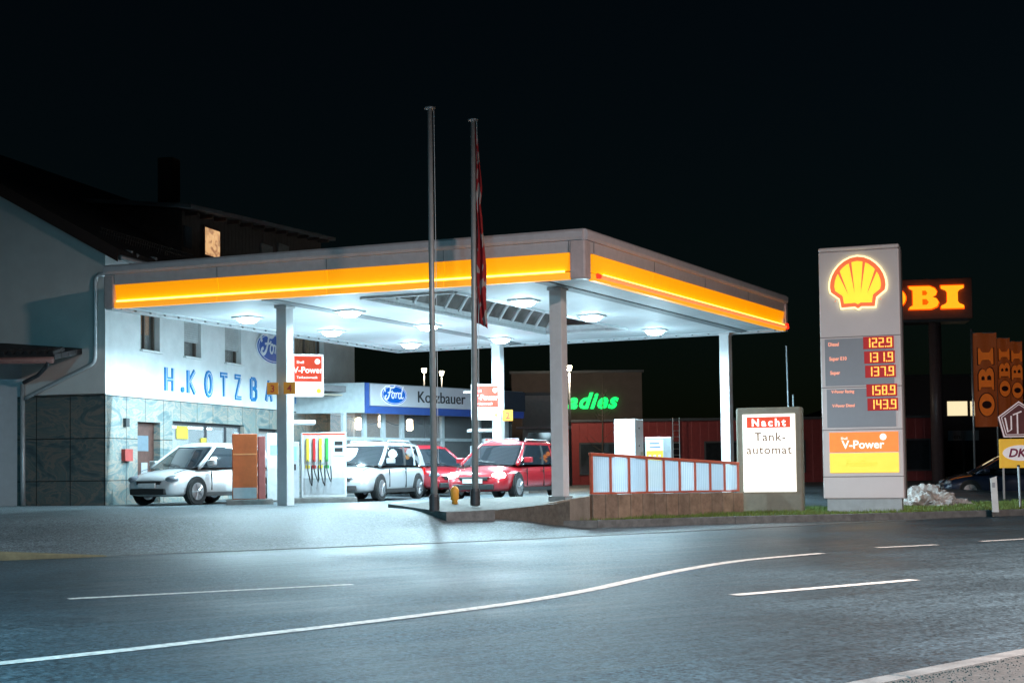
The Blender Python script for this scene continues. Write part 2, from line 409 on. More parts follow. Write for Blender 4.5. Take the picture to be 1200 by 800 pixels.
# ------------------------------------------------------------------ grass verge and its kerb
VF = [(-.42, 30.0), (-.28, 29.35), (.2, 29.1), (1.7, 28.9), (4.7, 30.2), (7.3, 30.8), (11.6, 32.5), (20, 38.3), (45, 57)]
WALL = [(-1.15, 30.2), (0, 30.05), (1.65, 29.62), (5.35, 33.0)]
prop(strip(VF, 0, .16, -.05, .15).build('kerb', mat('dark_kerb', (.15, .155, .15), .8, noise=.35, bump=.4), bevel=.02), kind='structure')
vb = [(45, 62), (20, 46), (13, 39), (7.5, 36), (5.35, 34.2), (1.65, 29.62), (0, 30.05)]
vf = off_line(VF, .16)
m_soil = mat('soil', (.06, .055, .03), .9, noise=.4, bump=.6)
bm = bmesh.new(); f_ = bm.faces.new([bm.verts.new((x, y, .135)) for x, y in vf[1:] + vb]); bmesh.ops.triangulate(bm, faces=[f_])
me = bpy.data.meshes.new('grass_bed'); bm.to_mesh(me); bm.free(); me.materials.append(m_soil)
o = bpy.data.objects.new('grass_bed', me); C.objects.link(o); prop(o, kind='structure')
# skirt so the bed is a solid bank
def inside(x, y, pl):
    c = False; n = len(pl)
    for i in range(n):
        (x1, y1), (x2, y2) = pl[i], pl[i - 1]
        if (y1 > y) != (y2 > y) and x < (x2 - x1) * (y - y1) / (y2 - y1) + x1: c = not c
    return c
poly = vf[1:] + vb
gm = MB(); cnt = 0
m_grass = mat('grass', (.14, .20, .04), .7, noise=.55, scale=3)
while cnt < 42000:
    t = random.random() ** 1.6; x = -.3 + t * 24; y = random.uniform(28.8, 48)
    if not inside(x, y, poly): continue
    cnt += 1
    h_ = random.uniform(.035, .085) * (1 + .25 * math.sin(x * 3.1 + y)); a_ = random.uniform(0, PI); wd = random.uniform(.004, .009) * (1 + t)
    lx, ly = random.uniform(-.03, .03), random.uniform(-.03, .03); c_, s_ = math.cos(a_) * wd, math.sin(a_) * wd
    gm.v += [Vector((x - c_, y - s_, .13)), Vector((x + c_, y + s_, .13)), Vector((x + lx, y + ly, .135 + h_))]; k = len(gm.v); gm.f.append((k - 3, k - 2, k - 1))
me = bpy.data.meshes.new('grass'); me.from_pydata([tuple(v) for v in gm.v], [], gm.f); me.materials.append(m_grass)
o = bpy.data.objects.new('grass', me); C.objects.link(o); prop(o, 'short green grass on the roadside verge below the price sign', 'grass', kind='stuff')

# flagpole island, level with forecourt
isl = thing('traffic_island', 'paved kerbed island carrying the two flagpoles', 'traffic island', (-1, 28.5, 0))
IL = [(-2.45, 29.6), (-1.13, 26.75), (-.45, 27.3), (.9, 28.9), (1.55, 29.4), (1.3, 32.2), (-1.4, 31.4)]
ZI = [.50, .40, .42, .50, .62, .62, .56]
MB().slab(IL, -.05, ZI).build('paving', mat('island_paving', (.11, .105, .09), .8, noise=.35, scale=8, bump=.7, bscale=35), isl, world=True)
ko = MB(); cl = IL + [IL[0]]; zz = ZI + [ZI[0]]
ol = off_line(cl[:3], 0); inn = off_line(cl[:3], -.16)
for i in range(2): ko.hexa([(*ol[i], -.05), (*ol[i + 1], -.05), (*inn[i + 1], -.05), (*inn[i], -.05), (*ol[i], zz[i] + .02), (*ol[i + 1], zz[i + 1] + .02), (*inn[i + 1], zz[i + 1] + .02), (*inn[i], zz[i] + .02)])
ko.build('kerb_edge', mat('dark_kerb', (.1, .1, .1), .8), isl, world=True)

# retaining wall: concrete wedge, then slab wall
rw = thing('retaining_wall', 'weathered concrete wall rising from the island to the front canopy post', 'wall', (0, 30, 0))
m_rw = mat('stained_concrete', (.24, .2, .16), .85, noise=.35, scale=3, bump=.5, bscale=20, stretch=(1, 1, .3))
w0, w1 = Vector((-.9, 28.35)), Vector((1.58, 29.25))
q = (w1 - w0).normalized(); nn = Vector((-q.y, q.x)) * .2
MB().hexa([(*w0, 0), (*w1, 0), (*(w1 + nn), 0), (*(w0 + nn), 0), (*w0, .27), (*w1, .64), (*(w1 + nn), .64), (*(w0 + nn), .27)]).build('wall', m_rw, rw, world=True, bevel=.01)
sw = thing('slab_wall', 'low wall of upright brown concrete slabs under the ribbed glass fence', 'wall', (3.4, 31.3, 0))
A_, B_ = Vector((1.64, 29.35)), Vector((5.33, 32.9)); N = 13
m_sl = [mat('slab_brown_%d' % i, c, .85, noise=.35, scale=4, bump=.6, bscale=22) for i, c in enumerate([(.3, .21, .15), (.26, .19, .14), (.33, .24, .17)])]
for i in range(N):
    p = A_.lerp(B_, (i + .03) / N); q = A_.lerp(B_, (i + .97) / N); d = (B_ - A_).normalized(); nn = Vector((-d.y, d.x)) * .12
    t = i / N; zt = .66 * (1 - t) + .61 * t + random.uniform(-.01, .01)
    MB().hexa([(*p, .0), (*q, .0), (*(q + nn), .0), (*(p + nn), .0), (*p, zt), (*q, zt), (*(q + nn), zt), (*(p + nn), zt)]).build('slab', m_sl[i % 3 if i % 5 else 1], sw, world=True, bevel=.012)

# ribbed glass fence
gf = thing('glass_fence', 'red framed windbreak with nine ribbed frosted glass panels', 'fence', (3.4, 31.4, .6))
bounds = [693, 715, 736.7, 757.5, 777.5, 796, 814, 831.7, 848.5, 864.3]
m_rf = mat('red_frame', (.62, .13, .07), .5)
m_rib = stripes(mat('ribbed_glass', (.75, .8, .84), .32, noise=.04), 0, 16, 1, .03)
n, l, b = nodes_of(m_rib)
tr = n.new('ShaderNodeBsdfTranslucent'); tr.inputs[0].default_value = (.9, .93, .96, 1)
_tc = n.new('ShaderNodeTexCoord'); _wv = n.new('ShaderNodeTexWave'); _wv.bands_direction = 'X'; _wv.inputs['Scale'].default_value = 5; _wv.inputs['Distortion'].default_value = .1
_nz = n.new('ShaderNodeTexNoise'); _nz.inputs['Scale'].default_value = 1.1; l.new(_tc.outputs['Object'], _nz.inputs['Vector'])
_mx = n.new('ShaderNodeMath'); _mx.operation = 'MULTIPLY'; _oi = n.new('ShaderNodeObjectInfo'); _ma = n.new('ShaderNodeMath'); _ma.operation = 'MULTIPLY_ADD'; _ma.inputs[1].default_value = .7; _ma.inputs[2].default_value = .25; l.new(_oi.outputs['Random'], _ma.inputs[0]); _mb = n.new('ShaderNodeMath'); _mb.operation = 'MULTIPLY'; l.new(_nz.outputs[0], _mb.inputs[0]); l.new(_ma.outputs[0], _mb.inputs[1]); l.new(_wv.outputs['Fac'], _mx.inputs[0]); l.new(_mb.outputs[0], _mx.inputs[1])
_cr = n.new('ShaderNodeValToRGB'); _cr.color_ramp.elements[0].color = (.45, .5, .56, 1); _cr.color_ramp.elements[1].color = (1, 1, 1, 1); _cr.color_ramp.elements[1].position = .45
l.new(_tc.outputs['Object'], _wv.inputs['Vector']); l.new(_mx.outputs[0], _cr.inputs[0]); l.new(_cr.outputs[0], tr.inputs[0])
tp = n.new('ShaderNodeBsdfTransparent'); tp.inputs[0].default_value = (.8, .86, .9, 1)
m1_ = n.new('ShaderNodeMixShader'); m1_.inputs[0].default_value = .62; m2_ = n.new('ShaderNodeMixShader'); m2_.inputs[0].default_value = .3
l.new(b.outputs[0], m1_.inputs[1]); l.new(tr.outputs[0], m1_.inputs[2]); l.new(m1_.outputs[0], m2_.inputs[1]); l.new(tp.outputs[0], m2_.inputs[2])
l.new(m2_.outputs[0], n['Material Output'].inputs['Surface'])
fd = (B_ - A_).normalized(); fn = Vector((-fd.y, fd.x))
def on_fence(px):
    r = ray(px, 560); r2 = Vector((r.x, r.y)); c = A_ + fn * .06
    den = r2.x * fd.y - r2.y * fd.x; t = (c.x * fd.y - c.y * fd.x) / den; return r2 * t
FL = (B_ - A_).length
gfm = Matrix.Translation((A_.x, A_.y, 0)) @ Matrix.Rotation(math.atan2(fd.y, fd.x), 4, 'Z')
gf.location = (A_.x, A_.y, 0); gf.rotation_euler = (0, 0, math.atan2(fd.y, fd.x)); FR[gf.name] = gfm
us = [(on_fence(b) - (A_ + fn * .06)).dot(fd) for b in bounds]
zt = lambda u: 1.50 + (1.27 - 1.50) * u / FL
zb = lambda u: .67 + (.63 - .67) * u / FL
for i in range(9):
    a, b = us[i] + .035, us[i + 1] - .035
    MB().hexa([(a, .05, zb(a) + .04), (b, .05, zb(b) + .04), (b, .07, zb(b) + .04), (a, .07, zb(a) + .04), (a, .05, zt(a) - .04), (b, .05, zt(b) - .04), (b, .07, zt(b) - .04), (a, .07, zt(a) - .04)]).build('glass_panel', m_rib, gf)
for i in range(10): MB().box(us[i] - .025, us[i] + .025, .03, .09, zb(us[i]), zt(us[i]) - .02).build('post', m_rf, gf)
a, b = us[0] - .04, us[-1] + .04
MB().hexa([(a, .02, zt(a) - .03), (b, .02, zt(b) - .03), (b, .1, zt(b) - .03), (a, .1, zt(a) - .03), (a, .02, zt(a) + .03), (b, .02, zt(b) + .03), (b, .1, zt(b) + .03), (a, .1, zt(a) + .03)]).build('top_rail', m_rf, gf, bevel=.01)
MB().hexa([(a, .035, zb(a)), (b, .035, zb(b)), (b, .085, zb(b)), (a, .085, zb(a)), (a, .035, zb(a) + .035), (b, .035, zb(b) + .035), (b, .085, zb(b) + .035), (a, .085, zb(a) + .035)]).build('bottom_rail', m_rf, gf)

# ------------------------------------------------------------------ canopy
Z0 = 5.0
P0, PL, PR, PB = [Vector(G(x, y, Z0)[:2]) for x, y in ((685, 326), (124, 362), (921, 388), (466, 413))]
def U(a, b, z=Z0):
    p = P0 * (1 - a) * (1 - b) + PL * a * (1 - b) + PR * (1 - a) * b + PB * a * b
    return Vector((p.x, p.y, z))
cp = thing('station_canopy', 'big flat fuel station canopy with glowing yellow fascia on four posts', 'canopy', (P0.x, P0.y, .4))
m_ceil = mat('ceiling_boards', (.62, .66, .68), .55, noise=.05, scale=2)
def boards(m):
    n, l, b = nodes_of(m)
    tc = n.new('ShaderNodeTexCoord'); mp = n.new('ShaderNodeMapping')
    mp.inputs['Rotation'].default_value = (0, 0, math.atan2((PL - P0).y, (PL - P0).x) * -1); l.new(tc.outputs['Object'], mp.inputs[0])
    sp = n.new('ShaderNodeSeparateXYZ'); l.new(mp.outputs[0], sp.inputs[0])
    mu = n.new('ShaderNodeMath'); mu.operation = 'MULTIPLY'; mu.inputs[1].default_value = 6; l.new(sp.outputs[1], mu.inputs[0])
    fr = n.new('ShaderNodeMath'); fr.operation = 'FRACT'; l.new(mu.outputs[0], fr.inputs[0])
    rp = n.new('ShaderNodeValToRGB'); rp.color_ramp.elements[0].color = (.45, .45, .45, 1); rp.color_ramp.elements[1].position = .13; l.new(fr.outputs[0], rp.inputs[0])
    src = b.inputs['Base Color'].links[0].from_socket
    mx = n.new('ShaderNodeMix'); mx.data_type = 'RGBA'; mx.blend_type = 'MULTIPLY'; mx.inputs[0].default_value = 1
    l.new(src, mx.inputs[6]); l.new(rp.outputs[0], mx.inputs[7]); l.new(mx.outputs[2], b.inputs['Base Color'])
boards(m_ceil)
SA0, SA1, SB0, SB1 = .285, .475, .065, .775
def slabab(m_, a0, a1, b0, b1, z0, z1):
    p = [U(a0, b0), U(a1, b0), U(a1, b1), U(a0, b1)]
    return m_.hexa([(v.x, v.y, z0) for v in p] + [(v.x, v.y, z1) for v in p])
e = .012
ce = MB()
for a0, a1, b0, b1 in ((e, SA0, e, .957), (SA1, .957, e, .957), (SA0, SA1, e, SB0), (SA0, SA1, SB1, .957)): slabab(ce, a0, a1, b0, b1, Z0 + .02, Z0 + .06)
ce.build('ceiling', m_ceil, cp, world=True)
# drip channels seen in the soffit
m_ch = mat('channel', (.22, .24, .25), .6)
ch = MB()
slabab(ch, .63, .66, .02, .97, Z0 + .0, Z0 + .018); slabab(ch, .075, .10, .015, .97, Z0 + .0, Z0 + .018)
ch.build('drain_channel', m_ch, cp, world=True)
# rear gutter along left and back edges, with brackets
gt = MB(); slabab(gt, .985, 1.0, .0, 1, Z0 - .02, Z0 + .34); slabab(gt, 0, .985, .985, 1.0, Z0 - .018, Z0 + .34)
slabab(gt, .955, .965, .01, .985, Z0 - .0, Z0 + .02); slabab(gt, .01, .985, .955, .962, Z0, Z0 + .02)
gt.build('gutter', mat('gutter_white', (.6, .64, .66), .5), cp, world=True)
brk = MB()
for k in range(26):
    t = (k + .5) / 26; slabab(brk, .981, .9845, t - .0014, t + .0014, Z0 + .0, Z0 + .3); slabab(brk, t - .0014, t + .0014, .981, .9845, Z0 + .0, Z0 + .3)
o = brk.build('gutter_bracket', m_ch, cp, world=True); o['kind'] = 'stuff'
# roof deck
rf = MB()
for a0, a1, b0, b1 in ((.01, SA0, .01, .99), (SA1, .99, .01, .99), (SA0, SA1, .01, SB0), (SA0, SA1, SB1, .99)): slabab(rf, a0, a1, b0, b1, 5.70, 5.76)
rf.build('roof_deck', mat('roof_grey', (.25, .25, .26), .8), cp, world=True)
# vaulted skylight: frame, ribs, panes
def arc(t, rise=.92): return Z0 + .12 + rise * math.sin(PI * t) ** .8 * .95
fr = MB(); tk = .006
slabab(fr, SA0 - tk, SA0, SB0, SB1, Z0 - .03, 5.2); slabab(fr, SA1, SA1 + tk, SB0, SB1, Z0 - .03, 5.2)
slabab(fr, SA0, SA1, SB0 - tk, SB0, Z0 - .03, 5.2); slabab(fr, SA0, SA1, SB1, SB1 + tk, Z0 - .03, 5.2)
sk = fr.build('skylight_frame', mat('skylight_white', (.7, .74, .76), .45), cp, world=True)
NR = 13
for k in range(NR + 1):
    b = SB0 + (SB1 - SB0) * k / NR
    MB().tube([U(SA0 + (SA1 - SA0) * t, b, arc(t)) for t in [i / 12 for i in range(13)]], .045, 6).build('rib', MATS['skylight_white'], sk, world=False)
for ob in sk.children:           # ribs were drawn in world space
    ob.data.transform(FR[cp.name].inverted())
gl = MB(); nn_ = 12
gl.v = [U(SA0 + (SA1 - SA0) * i / nn_, b, arc(i / nn_) + .05) for b in (SB0, SB1) for i in range(nn_ + 1)]
gl.f = [(i, i + 1, nn_ + 2 + i, nn_ + 1 + i) for i in range(nn_)]
gl.build('skylight_glazing', mat('smoked_glazing', (.16, .15, .14), .12, noise=.5, scale=2), cp, world=True)
# fascia
m_fg = mat('fascia_grey', (.66, .6, .6), .4, noise=.08)
m_yel = mat('yellow_lightbox', (.95, .6, .02), .4, emit=.78, ecol=(1, .31, .0), noise=.03)
m_yel2 = mat('yellow_lightbox_lower', (.95, .5, .05), .4, emit=.85, ecol=(1, .35, .015), noise=.03)
m_tube = mat('glow_tube', (1, .8, .4), .4, emit=5, ecol=(1, .55, .10))
center = (P0 + PL + PR + PB) / 4
def fascia(pa, pb, trim0, trim1, yellow=True, red=False):
    d = (pb - pa).normalized(); L = (pb - pa).length; nrm = Vector((d.y, -d.x))
    if nrm.dot(center - pa) > 0: nrm = -nrm
    def run(name, prof, m, s0, s1, joints=0):
        m_ = MB(); n = len(prof)
        for s_ in (s0, s1): m_.v += [Vector((*(pa + d * s_ + nrm * o_), z)) for o_, z in prof]
        m_.f = [tuple(range(n)), tuple(range(n, 2 * n))[::-1]] + [(i, n + i, n + (i + 1) % n, (i + 1) % n) for i in range(n)]
        return m_.build(name, m, cp, world=True)
    run('fascia_cap', [(-.35, 5.78), (.06, 5.78), (.085, 5.84), (.085, 5.95), (.03, 6.0), (-.35, 6.0)], m_fg, 0, L)
    run('fascia_band', [(-.1, 5.54), (.0, 5.54), (.02, 5.775), (-.1, 5.775)], m_fg, 0, L)
    nseg = max(2, int(L / 2.7)); s0, s1 = trim0, L - trim1; st = (s1 - s0) / nseg
    if yellow:
        for k in range(nseg):
            a_, b_ = s0 + st * k + .006, s0 + st * (k + 1) - .006
            run('light_panel', [(-.1, 5.18), (-.06, 5.18), (-.045, 5.30), (-.02, 5.42), (.0, 5.535), (-.1, 5.535)], m_yel, a_, b_)
            run('light_panel', [(-.1, 5.0), (.02, 5.0), (.03, 5.05), (.02, 5.13), (-.02, 5.15), (-.1, 5.15)], m_yel2, a_, b_)
        tb = MB(); p, q = pa + d * (s0 + (.1 if not red else .5)) , pa + d * (s1 - .05)
        tb.tube([(*(p + nrm * .0), 5.165), (*(q + nrm * .0), 5.165)], .018, 8)
        tb.build('light_tube', m_tube, cp, world=True)
        if red:
            t2 = MB(); p, q = pa + d * .55, pa + d * (L - .2)
            t2.tube([(*(p + nrm * .055), 5.10), (*(q + nrm * .055), 5.10)], .045, 8); t2.build('light_tube', mat('orange_tube', (1, .4, .2), .4, emit=.9, ecol=(1, .28, .07)), cp, world=True)
            for s_ in (.5, L - .12):
                t3 = MB(); p, q = pa + d * s_, pa + d * (s_ + .1); t3.tube([(*(p + nrm * .055), 5.10), (*(q + nrm * .055), 5.10)], .055, 8)
                t3.build('tube_end_cap', mat('red_cap', (1, .05, .03), .4, emit=1.2, ecol=(1, .03, .01)), cp, world=True)
    jb = MB()
    for k in range(nseg + 1): s_ = s0 + st * k; p = pa + d * s_; jb.tube([(*(p + nrm * .022), 5.55), (*(p + nrm * .024), 5.77)], .006, 4)
    jb.build('joint_strip', dark_metal, cp, world=True)
fascia(P0, PL, .32, .25); fascia(P0, PR, .42, .1, red=True)
fascia(PR, PB, 0, 0, yellow=False); fascia(PL, PB, 0, 0, yellow=False)
def capo(p, r, z0, z1):
    MB().lathe([(r, z0), (r, z1)], c=(p.x, p.y, 0), n=16).build('corner_cap', m_cc, cp, world=True, smooth=False)
m_cc = mat('corner_pink', (.62, .5, .48), .35)
cc = MB(); du = (PL - P0).normalized(); dv = (PR - P0).normalized()
q = P0 - (du + dv).normalized() * .03
cc.slab([tuple(q), tuple(P0 + dv * .26 - du * .03), tuple(P0 + dv * .26 + du * .1), tuple(P0 + du * .26 + dv * .1), tuple(P0 + du * .30 - dv * .03)], 5.0, 5.775)
cc.build('corner_cap', m_cc, cp, world=True, bevel=.03)
cc = MB(); q = PL; d2 = (PB - PL).normalized()
cc.slab([tuple(q - du * .24 - d2 * .04), tuple(q + du * .04 - d2 * .04), tuple(q + du * .04 + d2 * .3), tuple(q - du * .24 + d2 * .3)], 5.0, 5.775)
cc.build('corner_cap', m_cc, cp, world=True, bevel=.05, seg=3)
cc = MB(); d3 = (PB - PR).normalized(); cc.slab([tuple(PR - dv * .12 - d3 * .05), tuple(PR + dv * .05 - d3 * .05), tuple(PR + dv * .05 + d3 * .2), tuple(PR - dv * .12 + d3 * .2)], 5.0, 5.775)
cc.build('corner_cap', m_cc, cp, world=True, bevel=.03)
tl = MB(); tl.lathe([(.03, 5.08), (.07, 5.1), (.07, 5.2), (.03, 5.22)], c=(PR.x, PR.y - .06, 0)); tl.build('marker_light', MATS['red_cap'], cp, world=True)
# side wall closing canopy depth
# posts
m_post = mat('post_paint', (.66, .66, .67), .4, noise=.05)
YAW = math.atan2(dv.y, dv.x)
for (px, py, zb_) in ((333.5, 359, .42), (653.5, 338, .60), (583, 403, .42), (850, 391, .42)):
    g = G(px, py, Z0); M_ = Matrix.Translation((g.x, g.y, 0)) @ Matrix.Rotation(YAW, 4, 'Z')
    m_ = MB().box(-.14, .14, -.14, .14, zb_ - .1, Z0 + .02); m_.v = [M_ @ v for v in m_.v]
    pst = m_.build('post', m_post, cp, world=True, bevel=.012)
    f_ = MB().box(-.19, .19, -.19, .19, zb_ - .1, zb_ + .03); f_.v = [M_ @ v for v in f_.v]; f_.build('foot_plate', grey_metal, pst); 
    f2 = MB().box(-.17, .17, -.17, .17, Z0 - .05, Z0 + .018); f2.v = [M_ @ v for v in f2.v]; f2.build('head_plate', m_post, pst)
    for ob in pst.children: ob.data.transform(FR[cp.name].inverted())
# canopy lights
m_lamp = mat('lamp_glow', (1, 1, 1), .3, emit=45, ecol=COOL)
first = None
for a in (.853, .613, .235):
    for b in (.22, .5, .82):
        if a == .613 and b == .5: lab = 'middle'
        g = U(a, b, Z0)
        desc = {(.853, .22): 'round canopy light nearest the end wall of the white house', (.853, .5): 'round canopy light right of the nearer left post', (.853, .82): 'round canopy light at the rear left corner of the canopy',
                (.613, .22): 'round canopy light left of the skylight near the front fascia', (.613, .5): 'round canopy light left of the skylight at mid depth, behind the flagpole', (.613, .82): 'round canopy light just above the rear middle post',
                (.235, .22): 'round canopy light between the red flag and the front post', (.235, .5): 'round canopy light just right of the front post', (.235, .82): 'round canopy light nearest the rear right post'}[(a, b)]
        r = thing('ceiling_light', desc, 'light', (g.x, g.y, Z0 + .02), YAW, 'round lights in the canopy ceiling')
        bx('housing', white, r, -.29, .29, -.29, .29, -.05, 0, bevel=.02)
        MB().lathe([(.26, -.05), (.25, -.09), (.18, -.14), (.07, -.16)]).build('lens', m_lamp, r, smooth=True)
        lamp('light_source', 'POINT', r, (0, 0, -1.7), 125, COOL, shadow_soft_size=.3)  # unseen point light added below the fixture to light the ceiling evenly
        lamp('downlight', 'SPOT', r, (0, 0, -.2), 1300, COOL, shadow_soft_size=.15, spot_size=math.radians(172), spot_blend=.35)

# plates and light boxes hung on the posts
def post_at(px, py): return G(px, py, Z0)
m_org = mat('orange_plate', (.5, .2, .015), .5, emit=.15, ecol=(1, .42, .03))
m_nr = mat('number_red', (.5, .04, .02), .5)
m_vred = mat('sign_red', (.42, .02, .008), .5, emit=.5, ecol=(1, .11, .035))
m_wl = mat('white_lightbox', (.6, .6, .6), .4, emit=.6, ecol=(.92, .97, 1))
m_wt = mat('white_letters', (.7, .7, .7), .5, emit=.9, ecol=(1, .95, .9))
m_yl = mat('yellow_spot', (.95, .7, .05), .5, emit=.9, ecol=(1, .6, .03))
def plate_sign(px0, px1, y0, y1, d, num, label, rz=0):
    p = P((px0 + px1) / 2, y1, d); wd = (px1 - px0) / FPX * d / math.cos(rz) ; hh = (y1 - y0) / FPX * d
    r = thing('number_plate_sign', label, 'sign', tuple(p), rz, 'pump number plates')
    bx('panel', m_org, r, -wd / 2, wd / 2, -.02, .02, 0, hh, bevel=.005)
    text('numeral', num, m_nr, r, 0, hh * .2, hh * .6, -.022, bold=.02)
    bx('bracket', grey_metal, r, -.02, .02, .02, .2, hh * .3, hh * .5)
def vsign(px0, px1, y0, y1, d, label, rz):
    p = P((px0 + px1) / 2, y1, d); wd = (px1 - px0) / FPX * d / math.cos(rz); hh = (y1 - y0) / FPX * d
    r = thing('advertising_sign', label, 'sign', tuple(p), rz, 'red and white pump light boxes')
    bx('light_box', m_wl, r, -wd / 2, wd / 2, -.06, .06, 0, hh, bevel=.015)
    bx('red_panel', m_vred, r, -wd / 2 + .05, wd / 2 - .05, -.068, -.06, hh * .36, hh * .95)
    text('lettering', 'V-Power', m_wt, r, -.0, hh * .56, hh * .15, -.07, bold=.03, squeeze=.95)
    text('lettering', 'Shell', m_wt, r, -wd / 2 + .1, hh * .78, hh * .07, -.07, bold=.02, align='LEFT')
    text('lettering', 'Tankautomatik', m_wt, r, -wd / 2 + .1, hh * .43, hh * .06, -.07, bold=.02, align='LEFT')
    MB().lathe([(hh * .065, -.07), (hh * .065, -.074)], 'y', (wd / 2 - .15, 0, hh * .83)).build('emblem', m_wt, r)
    MB().lathe([(hh * .05, -.062), (hh * .05, -.072)], 'y', (wd / 2 - .12, 0, hh * .14)).build('emblem', m_yl, r)
    bx('bracket', grey_metal, r, -wd / 2 - .25, -wd / 2, -.02, .02, hh * .75, hh * .8)
plate_sign(313, 326, 448, 462, 32.1, '3', 'orange plate with number 3 left of the nearer left post', .1)
plate_sign(332.5, 346, 447.5, 461.5, 32.1, '4', 'orange plate with number 4 on the nearer left post', .1)
plate_sign(589, 601, 480, 493, 42.6, '2', 'yellow plate with number 2 right of the rear middle post', .1)
vsign(343, 378, 415, 465, 33.2, 'red and white light box right of the nearer left post', .35)
vsign(553, 585, 450, 492, 42.4, 'red and white light box left of the rear middle post', .35)

# ------------------------------------------------------------------ white house with shop
FV = Vector((.257, .966)).normalized(); HYAW = math.atan2(FV.y, FV.x)
HC = Vector((-10.02, 35.0)); HZ = .45
house = thing('white_house', 'white rendered house with stone clad shop floor left of the canopy', 'house', (HC.x, HC.y, 0), HYAW)
HL = 16.6; HW = 14.0; GT = 3.2; EV = 6.75
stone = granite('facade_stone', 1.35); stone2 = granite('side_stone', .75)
def fx(px):           # pixel column -> distance along the facade
    k = ray(px, 500); k = k.x / k.y; return (HC.y * k - HC.x) / (FV.x - k * FV.y)
def fz(px, py):       # height of a pixel on the facade
    u = fx(px); return P(px, py, HC.y + FV.y * u).z
OPEN_UP = [(fx(165), fx(187.5), 4.42, 5.6), (fx(216), fx(236), 4.42, 5.6), (fx(264), fx(283), 4.42, 5.6), (fx(346), fx(380), 4.42, 5.75)]
OPEN_LO = [(fx(160), fx(186.5), .45, 2.55), (fx(201), fx(285), .95, 2.62), (fx(302), fx(326), .45, 2.55), (fx(352), fx(402), .95, 2.5)]
def wall_with_openings(name, m, parent, x0, x1, z0, z1, y0, y1, ops):
    ops = sorted(ops); m_ = MB(); x = x0
    for a, b, c, d in ops:
        if a > x: m_.box(x, a, y0, y1, z0, z1)
        if c > z0: m_.box(a, b, y0, y1, z0, c)
        if d < z1: m_.box(a, b, y0, y1, d, z1)
        x = b
    if x < x1: m_.box(x, x1, y0, y1, z0, z1)
    return m_.build(name, m, parent)
wall_with_openings('wall', render_white, house, 0, HL, GT, EV, 0, .35, OPEN_UP)
wall_with_openings('stone_cladding', stone, house, 0, HL, .3, GT - .03, -.03, .35, OPEN_LO)
bx('ledge', white, house, -.02, HL, -.04, .0, GT - .03, GT)
# end wall (gable), towards the camera
m_gab = mat('gable_render', (.76, .72, .68), .9, noise=.08, scale=1, bump=.2, bscale=80)
rise = .55
apx = HW / 2
gb = MB(); gb.add([(0, .0, GT), (0, HW, GT), (0, HW, EV), (0, apx, EV + apx * rise), (0, 0, EV), (.3, 0.35, GT), (.3, HW, GT), (.3, HW, EV), (.3, apx, EV + apx * rise), (.3, .35, EV)],
                  [(0, 1, 2, 3, 4), (9, 8, 7, 6, 5), (0, 5, 6, 1), (1, 6, 7, 2), (2, 7, 8, 3), (3, 8, 9, 4), (4, 9, 5, 0)])
for v in gb.v: v.x -= .004
gb.build('gable_wall', m_gab, house)
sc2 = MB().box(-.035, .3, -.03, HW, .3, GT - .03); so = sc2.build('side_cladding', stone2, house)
# give the side its own coordinates for the tile joints
so.data.transform(Matrix.Rotation(-PI / 2, 4, 'Z')); so.rotation_euler = (0, 0, PI / 2)
bx('rear_wall', m_gab, house, 0, HL, HW - .3, HW, .3, EV); bx('far_end_wall', render_white, house, HL, HL + .3, 0, HW, .3, EV)
# roof
m_roof = mat('roof_tiles', (.035, .03, .03), .8, noise=.3, scale=10)
stripes(m_roof, 0, 3.3, .8, .05)
rfm = MB(); ov = .55; t_ = .18
def rz_(y): return EV + .06 + (apx - abs(y - apx)) * rise
for y0, y1 in ((-ov, apx), (apx, HW + ov)):
    rfm.hexa([(-.35, y0, rz_(y0) - 0), (HL + .3, y0, rz_(y0)), (HL + .3, y1, rz_(y1)), (-.35, y1, rz_(y1)), (-.35, y0, rz_(y0) + t_), (HL + .3, y0, rz_(y0) + t_), (HL + .3, y1, rz_(y1) + t_), (-.35, y1, rz_(y1) + t_)])
roof = rfm.build('roof', m_roof, house)
_c = FR[house.name].inverted() @ P(198, 205, 44); chx, chy = _c.x, _c.y
MB().box(chx - .25, chx + .25, chy - .25, chy + .25, 7.5, 11.0).build('chimney', mat('chimney_render', (.06, .045, .04), .9), roof)
# verge board and gutter
MB().hexa([(-.37, -ov, rz_(-ov) - .12), (-.33, -ov, rz_(-ov) - .12), (-.33, apx, rz_(apx) - .12), (-.37, apx, rz_(apx) - .12), (-.37, -ov, rz_(-ov) + .2), (-.33, -ov, rz_(-ov) + .2), (-.33, apx, rz_(apx) + .2), (-.37, apx, rz_(apx) + .2)]).build('verge_board', mat('brown_timber', (.05, .025, .02), .7), roof)
gu = MB().tube([(-.3, -ov - .05, rz_(-ov) - .02), (HL, -ov - .05, rz_(-ov) - .02)], .07, 10); gu.build('eaves_gutter', grey_metal, roof, smooth=True)
rb = MB()
for k in range(14): x = .3 + k * 1.2; rb.hexa([(x, -ov, EV - .12), (x + .09, -ov, EV - .12), (x + .09, .0, EV - .02), (x, .0, EV - .02), (x, -ov, EV + .0), (x + .09, -ov, EV), (x + .09, .0, EV + .1), (x, .0, EV + .1)])
rb.build('rafter_ends', mat('rafter', (.3, .3, .3), .7), roof)
MB().tube([(.6, -ov - .02, EV - .05), (.6, -.35, EV - .3), (.6, -.08, EV - .5), (.6, -.08, 5.9)], .045, 8).build('rain_hopper', grey_metal, roof, smooth=True)
